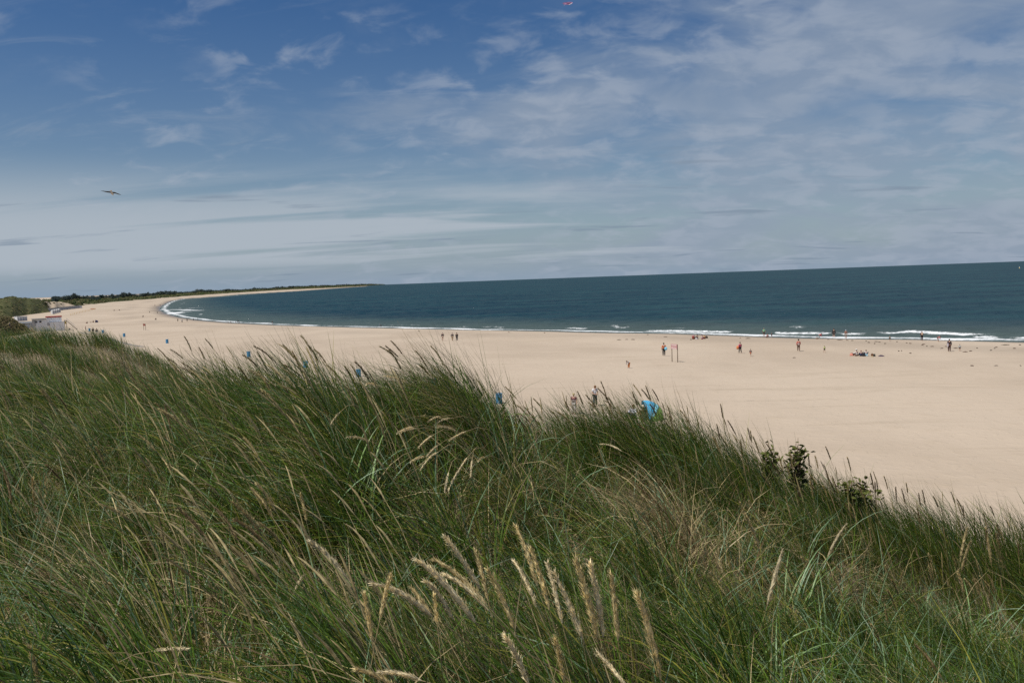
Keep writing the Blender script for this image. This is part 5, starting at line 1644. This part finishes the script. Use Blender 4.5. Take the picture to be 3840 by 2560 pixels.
# pale bundle and white board
Q, r = hit(3457, 1277.5); hm = 34 * r / F
e = empty('bundle', Q, -math.atan2(Q[0], Q[1]))
b = MB(); b.ell((0.03 * hm, -0.17 * hm, 0.68 * hm), (0.085 * hm, 0.06 * hm, 0.11 * hm), 12, 8, 0.1); b.build('wrap', cloth((0.55, 0.42, 0.30)), e, True)
b = MB(); b.ell((0.05 * hm, -0.17 * hm, 0.81 * hm), (0.045 * hm, 0.045 * hm, 0.05 * hm), 10, 7); b.build('bundle_top', cloth((0.42, 0.24, 0.14)), e, True)
tag(e, 'pale bundle held to the chest by the adult in brown', 'bundle')
Q, r = hit(3560, 1318); hm = 44 * r / F
e = empty('bodyboard', Q, -math.atan2(Q[0], Q[1]) + 0.3)
b = MB(); pts = [(-0.055, 0.40), (-0.02, 0.385), (0.015, 0.41), (0.02, 0.55), (0.012, 0.64), (-0.02, 0.665), (-0.05, 0.64), (-0.06, 0.55)]
b.prism([((x - 0.115) * hm, z_ * hm) for x, z_ in pts], -0.11 * hm, -0.085 * hm); b.build('deck', cloth((0.62, 0.58, 0.62)), e)
b = MB(); b.prism([((x * 1.04 - 0.115) * hm, z_ * hm) for x, z_ in pts], -0.0848 * hm, -0.075 * hm); b.build('underside', cloth((0.35, 0.33, 0.38)), e)
tag(e, 'white board under the arm of the adult in the dark coat', 'board')
# group on the sand at right
bag(3194, 1333.5, 13, 8.5, (0.60, 0.24, 0.18), 'pinkish red bag left of the person in white on the sand')
bag(3238, 1335.5, 11, 13, (0.02, 0.022, 0.03), 'black rucksack in the middle of the seated group on the sand', name='rucksack')
bag(3271, 1334, 9, 7.5, (0.13, 0.055, 0.02), 'brown bag right of the seated group on the sand')
bag(3279, 1336, 7, 8, (0.03, 0.035, 0.03), 'dark bag leaning on the brown bag on the sand', name='beach_bag')
bag(3271, 1338, 8, 2.5, (0.34, 0.26, 0.12), 'folded yellowish towel in front of the brown bag', 'towel', name='folded_towel', strap=False)


def lump(px, py, wpx, hpx, col, label, cat, name, group=None, part='cloth', dm=None, seed=0):
    """low uneven heap: cloth, seaweed"""
    Q, r = hit(px, py); k_ = r / F * (0.85 if 'weed' in name else 1)
    rn = random.Random(int(px * 13 + py) + seed)
    w = wpx * k_ / 2; d = dm if dm else w * 0.55; h = hpx * k_
    nr, n = 5, 18
    vs = [(0, 0, h)]; fs = []
    ph = [rn.uniform(0, 6.28) for _ in range(4)]
    for j in range(1, nr + 1):
        f = j / nr
        for i in range(n):
            a = 2 * math.pi * i / n
            e_ = 1 + 0.25 * math.sin(2 * a + ph[0]) + 0.16 * math.sin(5 * a + ph[1]) + 0.12 * (rn.random() - 0.5)
            z_ = h * (1 - f ** 1.6) * (0.75 + 0.5 * rn.random()) - (0.05 if j == nr else 0)
            vs.append((w * f * e_ * math.cos(a), d * f * e_ * math.sin(a), z_))
    for i in range(n): fs.append((0, 1 + i, 1 + (i + 1) % n))
    for j in range(nr - 1):
        for i in range(n): fs.append((1 + j * n + i, 1 + (j + 1) * n + i, 1 + (j + 1) * n + (i + 1) % n, 1 + j * n + (i + 1) % n))
    b = MB().add(vs, fs)
    o = b.build(name, cloth(col), None, True)
    o.location = Q; o.rotation_euler = (0, 0, -math.atan2(Q[0], Q[1]) + rn.uniform(-0.15, 0.15))
    return tag(o, label, cat, group)


lump(3304, 1336, 20, 5.0, (0.055, 0.035, 0.065), 'crumpled purple cloth lying right of the seated group', 'cloth', 'dropped_cloth')
lump(2591, 1274, 6, 3.2, (0.06, 0.045, 0.03), 'small dark heap left of the seated pair near the waterline', 'heap', 'small_heap')
# things round the pair near the waterline
e, k_ = on(2600, 1271.5, 0.2, 'beach_bag')
b = MB(); b.tube([(0, 0, 0), (0, 0, 5 * k_), (0, 0, 11.5 * k_)], [3.8 * k_, 4.6 * k_, 5.2 * k_], 14); b.build('bag_body', cloth((0.22, 0.045, 0.03)), e, True)
b = MB(); b.ell((0.6 * k_, 0, 12 * k_), (4.6 * k_, 4.2 * k_, 2.6 * k_), 12, 6, 0.15); b.build('towel_roll', cloth((0.40, 0.20, 0.22)), e, True)
tag(e, 'dark red bucket bag topped with a pink towel near the waterline', 'bag')
bag(2640, 1268.5, 10, 9.5, (0.52, 0.28, 0.10), 'orange bag right of the seated pair near the waterline', dpx=6)
bag(2649, 1268, 11, 7.5, (0.045, 0.03, 0.022), 'black bag at the right end of the things near the waterline', dpx=6)
bag(2612, 1272, 9, 5, (0.55, 0.52, 0.50), 'white and grey bag in front of the person in black near the waterline', dpx=5)
# basket beside the child in red
e, k_ = on(3064, 1270.5, 0.0, 'basket')
b = MB(); b.tube([(0, 0, -0.02), (0, 0, 2.0 * k_), (0, 0, 3.8 * k_)], [4.2 * k_, 5.0 * k_, 4.6 * k_], 12); b.build('weave', cloth((0.16, 0.08, 0.035)), e, True)
b = MB(); b.tube([(4.4 * k_ * math.cos(t_), 0, 3.6 * k_ + 3.4 * k_ * math.sin(t_)) for t_ in np.linspace(0, PI, 9)], 0.25 * k_, 5); b.build('handle', cloth((0.12, 0.06, 0.03)), e, True)
tag(e, 'brown basket on the wet sand beside the child in red', 'basket')
# gull standing off the head of the adult in black
# blue and green pop-up shelter behind the grass
Q, r = hit(2448, 1573); k_ = r / F
e = empty('beach_shelter', Q, -math.atan2(Q[0], Q[1]) + 0.25)
S = 76 * k_


def shell(a0, a1, nm, col, n=9, m=7):
    vs, fs = [], []
    for j in range(m):
        f = a0 + (a1 - a0) * j / (m - 1)            # 0 left rib .. 1 right rib
        tilt = math.radians(100 - 100 * f)
        for i in range(n):
            a = math.pi * i / (n - 1)
            yy = math.cos(a) * S * 0.62; rr = math.sin(a) * S * (0.98 - 0.12 * f)
            vs.append((math.cos(tilt) * rr - 0.35 * S + 0.05, yy, math.sin(tilt) * rr))
    for j in range(m - 1):
        for i in range(n - 1): fs.append((j * n + i, j * n + i + 1, (j + 1) * n + i + 1, (j + 1) * n + i))
    b = MB().add(vs, fs); o = b.build(nm, cloth(col), e, True)
    so_ = o.modifiers.new('cloth', 'SOLIDIFY'); so_.thickness = 0.012
    return o


shell(0.0, 0.36, 'front_panel', (0.07, 0.36, 0.58)); shell(0.36, 0.52, 'light_panel', (0.24, 0.62, 0.74)); shell(0.52, 1.0, 'back_panel', (0.24, 0.45, 0.10))
for f in (0.0, 0.36, 0.52, 0.8):
    tilt = math.radians(100 - 100 * f)
    b = MB(); b.tube([(math.cos(tilt) * math.sin(a) * S * (0.99 - 0.12 * f) - 0.35 * S + 0.05, math.cos(a) * S * 0.625, math.sin(tilt) * math.sin(a) * S * (0.99 - 0.12 * f)) for a in np.linspace(0, PI, 12)], 0.012, 5)
    b.build('rib', cloth((0.05, 0.10, 0.12)), e, True)
tag(e, 'blue and green pop-up beach shelter showing above the grass', 'shelter')
# blue windbreak, distant
e, k_ = on(363, 1209, 0.3, 'windbreak')
b = MB(); b.add([(-5 * k_, 0, 0), (0, 0.5, 0), (5 * k_, 0, 0), (-4 * k_, 0, 8.5 * k_), (0, 0.5, 8.0 * k_), (2.5 * k_, 0, 6.5 * k_)], [(0, 1, 4, 3), (1, 2, 5, 4)]); o = b.build('cloth', cloth((0.075, 0.085, 0.22)), e); o.modifiers.new('c', 'SOLIDIFY').thickness = 0.03
for x, yy, h in ((-5, 0, 9), (0, 0.5, 8.4), (4.6, 0, 6.6)):
    b = MB(); b.tube([(x * k_, yy + 0.03, -0.1), (x * k_ * 0.8, yy + 0.03, h * k_)], 0.04, 6); b.build('pole', cloth((0.2, 0.15, 0.1)), e)
tag(e, 'distant blue cloth windbreak on the sand at left', 'windbreak')

# seaweed along the strandline
WEED = [(2321, 1274, 18), (2350, 1273, 16), (2374, 1273, 22), (2495, 1263, 16), (2429, 1255, 8), (2776, 1268, 9), (2804, 1269, 22), (3106, 1273, 14), (3148, 1275, 22), (3177, 1276, 11), (3196, 1277, 14), (3248, 1279, 9), (3258, 1284, 14),
        (3286, 1281, 16), (3298, 1283, 9), (3280, 1288, 6), (3319, 1288, 10), (3364, 1281.5, 8), (3400, 1286, 9), (3413, 1287.5, 12), (3463, 1290.5, 12), (3459, 1294, 9), (3476, 1298, 8), (3496, 1299, 14), (3532, 1306, 11), (3547, 1299, 8),
        (3584, 1305, 15), (3620, 1319, 18), (3640, 1316, 14), (3664, 1305, 8), (3716, 1313, 9), (3736, 1302, 12), (3730, 1306, 6), (3770, 1293, 32), (3804, 1306, 14), (3825, 1293, 10), (2978, 1341, 12), (3414, 1324, 10), (3645, 1371, 18),
        (3735, 1371, 14), (3827, 1371, 5), (3370, 1316, 8), (3381, 1315, 5), (2992, 1316, 3), (1571, 1241, 10), (1908, 1246, 8), (2042, 1248, 7)]
for a, b, w in WEED:
    if w < 4: continue
    lump(a, b, w, 2.0, (0.05 + random.random() * 0.02, 0.037, 0.022), 'small dark clump of seaweed lying along the strandline' if b < 1320 else 'dark scrap of seaweed on the open sand', 'seaweed', 'seaweed_clump', 'seaweed along the strandline' if b < 1320 else 'scraps of seaweed on the open sand', dm=0.5)

# ------------------------------------------------------------------ gull, kite, buoy
G = at_r(420, 723, 57.0)
e = empty('seagull', G, 0.25); e.rotation_euler = (-0.38, 0, 0.25)
MG = simple('gull_white', (0.48, 0.45, 0.42), 0.7); MW = simple('gull_wing_grey', (0.055, 0.058, 0.065), 0.7); MT = simple('gull_wing_tip', (0.03, 0.03, 0.035), 0.7)
b = MB(); b.tube([(0, -0.24, -0.03), (0, -0.16, -0.02), (0, 0, -0.02), (0, 0.14, 0.0), (0, 0.22, 0.02), (0, 0.27, 0.02), (0, 0.31, 0.01)], [0.012, 0.045, 0.075, 0.065, 0.045, 0.042, 0.018], 10); body = b.build('body', MG, e, True)
b = MB(); b.tube([(0, 0.30, 0.01), (0, 0.36, -0.005)], [0.014, 0.004], 6); b.build('beak', simple('gull_beak', (0.5, 0.32, 0.05)), body, True)
b = MB(); b.add([(-0.03, -0.20, -0.03), (0.03, -0.20, -0.03), (0.08, -0.38, -0.04), (-0.08, -0.38, -0.04), (-0.03, -0.20, -0.015), (0.03, -0.20, -0.015), (0.08, -0.38, -0.03), (-0.08, -0.38, -0.03)],
                [(3, 2, 1, 0), (4, 5, 6, 7), (0, 1, 5, 4), (1, 2, 6, 5), (2, 3, 7, 6), (3, 0, 4, 7)]); b.build('tail', MG, e)


def wing(sg, pts, nm):
    """pts: (span, z, chord, sweep)"""
    vs, fs = [], []
    for (s_, z_, c_, sw) in pts:
        vs += [(sg * s_, sw + c_ * 0.5, z_), (sg * s_, sw, z_ + 0.018), (sg * s_, sw - c_ * 0.5, z_), (sg * s_, sw, z_ - 0.006)]
    for j in range(len(pts) - 1):
        for i in range(4): fs.append((j * 4 + i, j * 4 + (i + 1) % 4, (j + 1) * 4 + (i + 1) % 4, (j + 1) * 4 + i))
    fs.append((3, 2, 1, 0)); q = (len(pts) - 1) * 4; fs.append((q, q + 1, q + 2, q + 3))
    o = MB().add(vs, fs).build(nm, MW, e, True)
    return o


w1 = wing(-1, [(0.03, 0.03, 0.2, 0.03), (0.18, 0.09, 0.2, 0.07), (0.34, 0.105, 0.16, 0.06), (0.48, 0.11, 0.10, 0.0)], 'wing')
w2 = wing(1, [(0.03, 0.03, 0.2, 0.03), (0.16, 0.03, 0.2, 0.07), (0.32, -0.05, 0.16, 0.06), (0.44, -0.12, 0.10, 0.0)], 'wing')
for sg, p_, q_ in ((-1, (0.48, 0.11), (0.64, 0.105)), (1, (0.44, -0.12), (0.56, -0.20))):
    b = MB(); b.add([(sg * p_[0], 0.05, p_[1]), (sg * p_[0], -0.05, p_[1]), (sg * q_[0], -0.08, q_[1]), (sg * p_[0], 0.0, p_[1] + 0.016)], [(0, 1, 2), (0, 2, 3), (3, 2, 1), (0, 3, 1)]); b.build('wing_tip', MT, w1 if sg < 0 else w2)
tag(e, 'seagull gliding with spread dark wings in the left of the sky', 'bird')

Kp = at_r(2130, 13, 60.0)
e = empty('kite', Kp, 0.0)
kk = 50.0 / F
pts = [(-26, 1), (-14, 4.5), (6, 6.5), (18, 4.5), (21, 0), (8, -5.5), (-12, -4)]
b = MB(); n = len(pts)
vs = [(x * kk, 0.1 * math.cos(x / 14), z_ * kk) for x, z_ in pts] + [(x * kk * 0.99, 0.1 * math.cos(x / 14) + 0.02, z_ * kk * 0.99) for x, z_ in pts]
b.add(vs, [tuple(range(n)), tuple(range(2 * n - 1, n - 1, -1))] + [(i, n + i, n + (i + 1) % n, (i + 1) % n) for i in range(n)]); b.build('sail', cloth((0.40, 0.20, 0.36)), e)
b = MB(); b.tube([(4 * kk, 0.06, -6 * kk), (14 * kk, 0.05, -2 * kk), (21 * kk, 0.04, 2.5 * kk)], [1.0 * kk, 1.6 * kk, 0.9 * kk], 8); b.build('white_edge', cloth((0.62, 0.66, 0.72)), e, True)
for x in (-20, -10):
    b = MB(); b.tube([(x * kk, 0.05, -1 * kk), (-16 * kk, 0.02, -9 * kk)], 0.012, 4); b.build('bridle', cloth((0.4, 0.3, 0.45)), e)
tag(e, 'pink and white kite at the top edge of the sky', 'kite')

rb = sea_r(3823, 1006)
Bq = at_r(3823, 1006, rb)
e = empty('buoy', Bq)
kk = rb / F
b = MB(); b.tube([(0, 0, -0.5), (0, 0, 0.2), (0, 0, 0.9)], [1.5 * kk, 1.7 * kk, 1.3 * kk], 12); b.build('float', paint('buoy_yellow', (0.55, 0.42, 0.12), 0.5), e, True)
b = MB(); b.tube([(0, 0, 0.85), (0, 0, 2.4)], [1.0 * kk, 0.35 * kk], 8); b.build('tower', paint('buoy_white', (0.7, 0.72, 0.68), 0.5), e, True)
tag(e, 'small pale yellow buoy far out on the sea at the right edge', 'buoy')

# ------------------------------------------------------------------ shrubs and broad-leaved grass on the dune
leaf_me = np_mesh('leaf', np.array([(0, 0, 0), (0.010, 0.012, 0.003), (0.012, 0.026, 0.004), (0, 0.040, -0.002), (-0.012, 0.026, 0.004), (-0.010, 0.012, 0.003), (0, 0.014, -0.002), (0, 0.027, -0.003)]),
                  np.array([(0, 1, 6), (0, 6, 5), (1, 2, 7), (1, 7, 6), (6, 7, 4), (6, 4, 5), (2, 3, 7), (7, 3, 4)]))
M_LEAF = simple('shrub_leaf', (0.10, 0.115, 0.030), 0.75, 0.3, 30, 0.1, spec=0.1); M_STEM = simple('shrub_stem', (0.10, 0.06, 0.035), 0.8)
leaf_me.materials.append(M_LEAF)
for (px, py, hpx, wpx, n_, lab) in [(2990, 1672, 82, 60, 150, 'tallest small leafy shrub on the dune edge right of centre'), (2895, 1668, 50, 40, 80, 'low round leafy shrub left of the tallest shrub on the dune edge'),
                                    (2868, 1672, 45, 34, 60, 'small leafy shrub leftmost of those on the dune edge'), (3205, 1790, 60, 90, 130, 'wide low leafy shrub on the dune edge further right'), (3270, 1830, 60, 50, 34, 'small reddish leafy shrub rightmost on the dune edge')]:
    tn_ = (px - 1920) / F
    r = float(np.interp(tn_, _ct, _cr)) * 1.0
    top_ = at_r(px, py - hpx + 46, r)
    z_ = float(dune_z(top_[:1], top_[1:2])[0])
    e = empty('dune_shrub', (top_[0], top_[1], z_))
    H = top_[2] - z_; k_ = r / F
    rn = random.Random(px)
    b = MB(); tips = []
    ns_ = max(3, n_ // 9)
    for i in range(ns_):
        ox = (rn.random() - 0.5) * wpx * k_; hh = H * rn.uniform(0.86, 1.0) * (1 - 0.3 * abs(ox) / (wpx * k_))
        pth = [(ox * 0.15, 0, -0.03), (ox * 0.6, rn.uniform(-.03, .03), hh * 0.5), (ox, rn.uniform(-.05, .05), hh)]
        b.tube(pth, [0.005, 0.004, 0.002], 5); tips.append(pth)
    b.build('stem', M_STEM, e, True)
    for i in range(n_):
        p_ = tips[i % ns_]; f = rn.uniform(0.6, 1.0)
        a, c = (p_[0], p_[1]) if f < 0.5 else (p_[1], p_[2]); g_ = f * 2 if f < 0.5 else (f - 0.5) * 2
        o = bpy.data.objects.new('leaf', leaf_me); C.objects.link(o); o.parent = e
        cr_ = 0.020 + 0.012 * (i % 3)
        o.location = [a[j] + (c[j] - a[j]) * g_ + rn.gauss(0, cr_) for j in range(3)]
        o.rotation_euler = (rn.uniform(-0.6, 1.2), rn.uniform(-0.8, 0.8), rn.uniform(0, 6.28)); s_ = rn.uniform(1.1, 1.8); o.scale = (s_, s_, s_)
    tag(e, lab, 'shrub', 'leafy shrubs on the dune edge')


def lyme(px, py, n_, Lr, lab, dirs, wid=(0.009, 0.014), up=0.12, seed=0):
    Q = dune_hit(px, py, up)
    z_ = float(dune_z(Q[:1], Q[1:2])[0])
    e = empty('broad_leaf_tuft', (Q[0], Q[1], z_))
    rn = np.random.default_rng(seed + px)
    for i in range(n_):
        ang = dirs[i % len(dirs)] + rn.normal(0, 0.25); L = rn.uniform(*Lr); th0 = rn.uniform(0.08, 0.5); bd = rn.uniform(0.7, 2.0)
        ns = 10; w = rn.uniform(*wid); h = np.array((math.sin(ang), math.cos(ang), 0)); pe = np.array((math.cos(ang), -math.sin(ang), 0))
        p = np.array((rn.normal(0, 0.04), rn.normal(0, 0.04), -0.02)); V = []; tw = rn.uniform(-0.7, 0.7)
        for k in range(ns + 1):
            s_ = k / ns; th = th0 + bd * s_ ** 1.6
            T = h * math.sin(th) + np.array((0, 0, math.cos(th))); nn = np.cross(T, pe)
            t2 = tw * s_; wv = pe * math.cos(t2) + nn * math.sin(t2); up_ = -np.cross(T, wv)
            ww = w * 0.5 * (1 - 0.96 * s_ ** 2.4)
            V += [p - wv * ww + up_ * ww * 0.45, p, p + wv * ww + up_ * ww * 0.45]
            p = p + T * (L / ns)
        Fq = np.array([(k * 3 + j, k * 3 + j + 1, k * 3 + j + 4, k * 3 + j + 3) for k in range(ns) for j in (0, 1)])
        c = PAL['blue'] * rn.uniform(0.8, 1.5) * np.array((1, 1, rn.uniform(0.55, 1.0)))
        link('leaf', np_mesh('leaf', np.array(V), Fq, np.tile(c, (len(V), 1)), True), M_LYME, e)
    tag(e, lab, 'grass tuft', 'tufts of broad blue-green grass in the foreground', kind='thing')


lf, rt, tw_ = math.atan2(-1, -0.3), math.atan2(1, -0.2), math.atan2(-0.2, -1)
lyme(2960, 2300, 13, (0.55, 0.85), 'largest tuft of broad blue-green leaves, arching at right', [rt * 0.5, 0.6, 0.9, lf, -0.4], seed=1)
lyme(3080, 2480, 9, (0.5, 0.8), 'broad blue-green leaves crossing at the bottom, right of centre', [lf, tw_, 0.3, lf], seed=2)
lyme(2830, 2560, 8, (0.45, 0.7), 'broad blue-green leaves at the bottom edge right of the straw clump', [rt, lf, 0.4], seed=3)
lyme(3440, 2240, 7, (0.4, 0.6), 'short broad blue-green leaves on the slope near the right edge', [0.5, lf, rt], seed=4)
lyme(3640, 2400, 7, (0.4, 0.65), 'broad blue-green leaves in the bottom right corner', [lf, 0.3, rt], seed=5)
lyme(680, 2250, 10, (0.5, 0.8), 'broad blue-green leaves arching left of centre at the bottom', [lf, 0.4, rt, lf], seed=6)
lyme(900, 2480, 9, (0.45, 0.7), 'broad blue-green leaves at the bottom left of the straw clump', [0.5, rt, lf], seed=7)
lyme(250, 2300, 8, (0.45, 0.7), 'broad blue-green leaves beside the bare patch at bottom left', [rt, rt, 0.5], seed=8)
lyme(1330, 1960, 10, (0.5, 0.8), 'tall broad blue-green leaves in the dark hollow left of centre', [0.3, 0.7, -0.3, lf], seed=9)
lyme(1150, 2050, 7, (0.5, 0.75), 'broad blue-green leaves above the long pale seed head left of centre', [0.2, rt, lf], seed=10)
lyme(600, 1950, 6, (0.5, 0.7), 'thin blue-green leaves on the slope at left', [lf, 0.2, rt], (0.006, 0.010), seed=11)
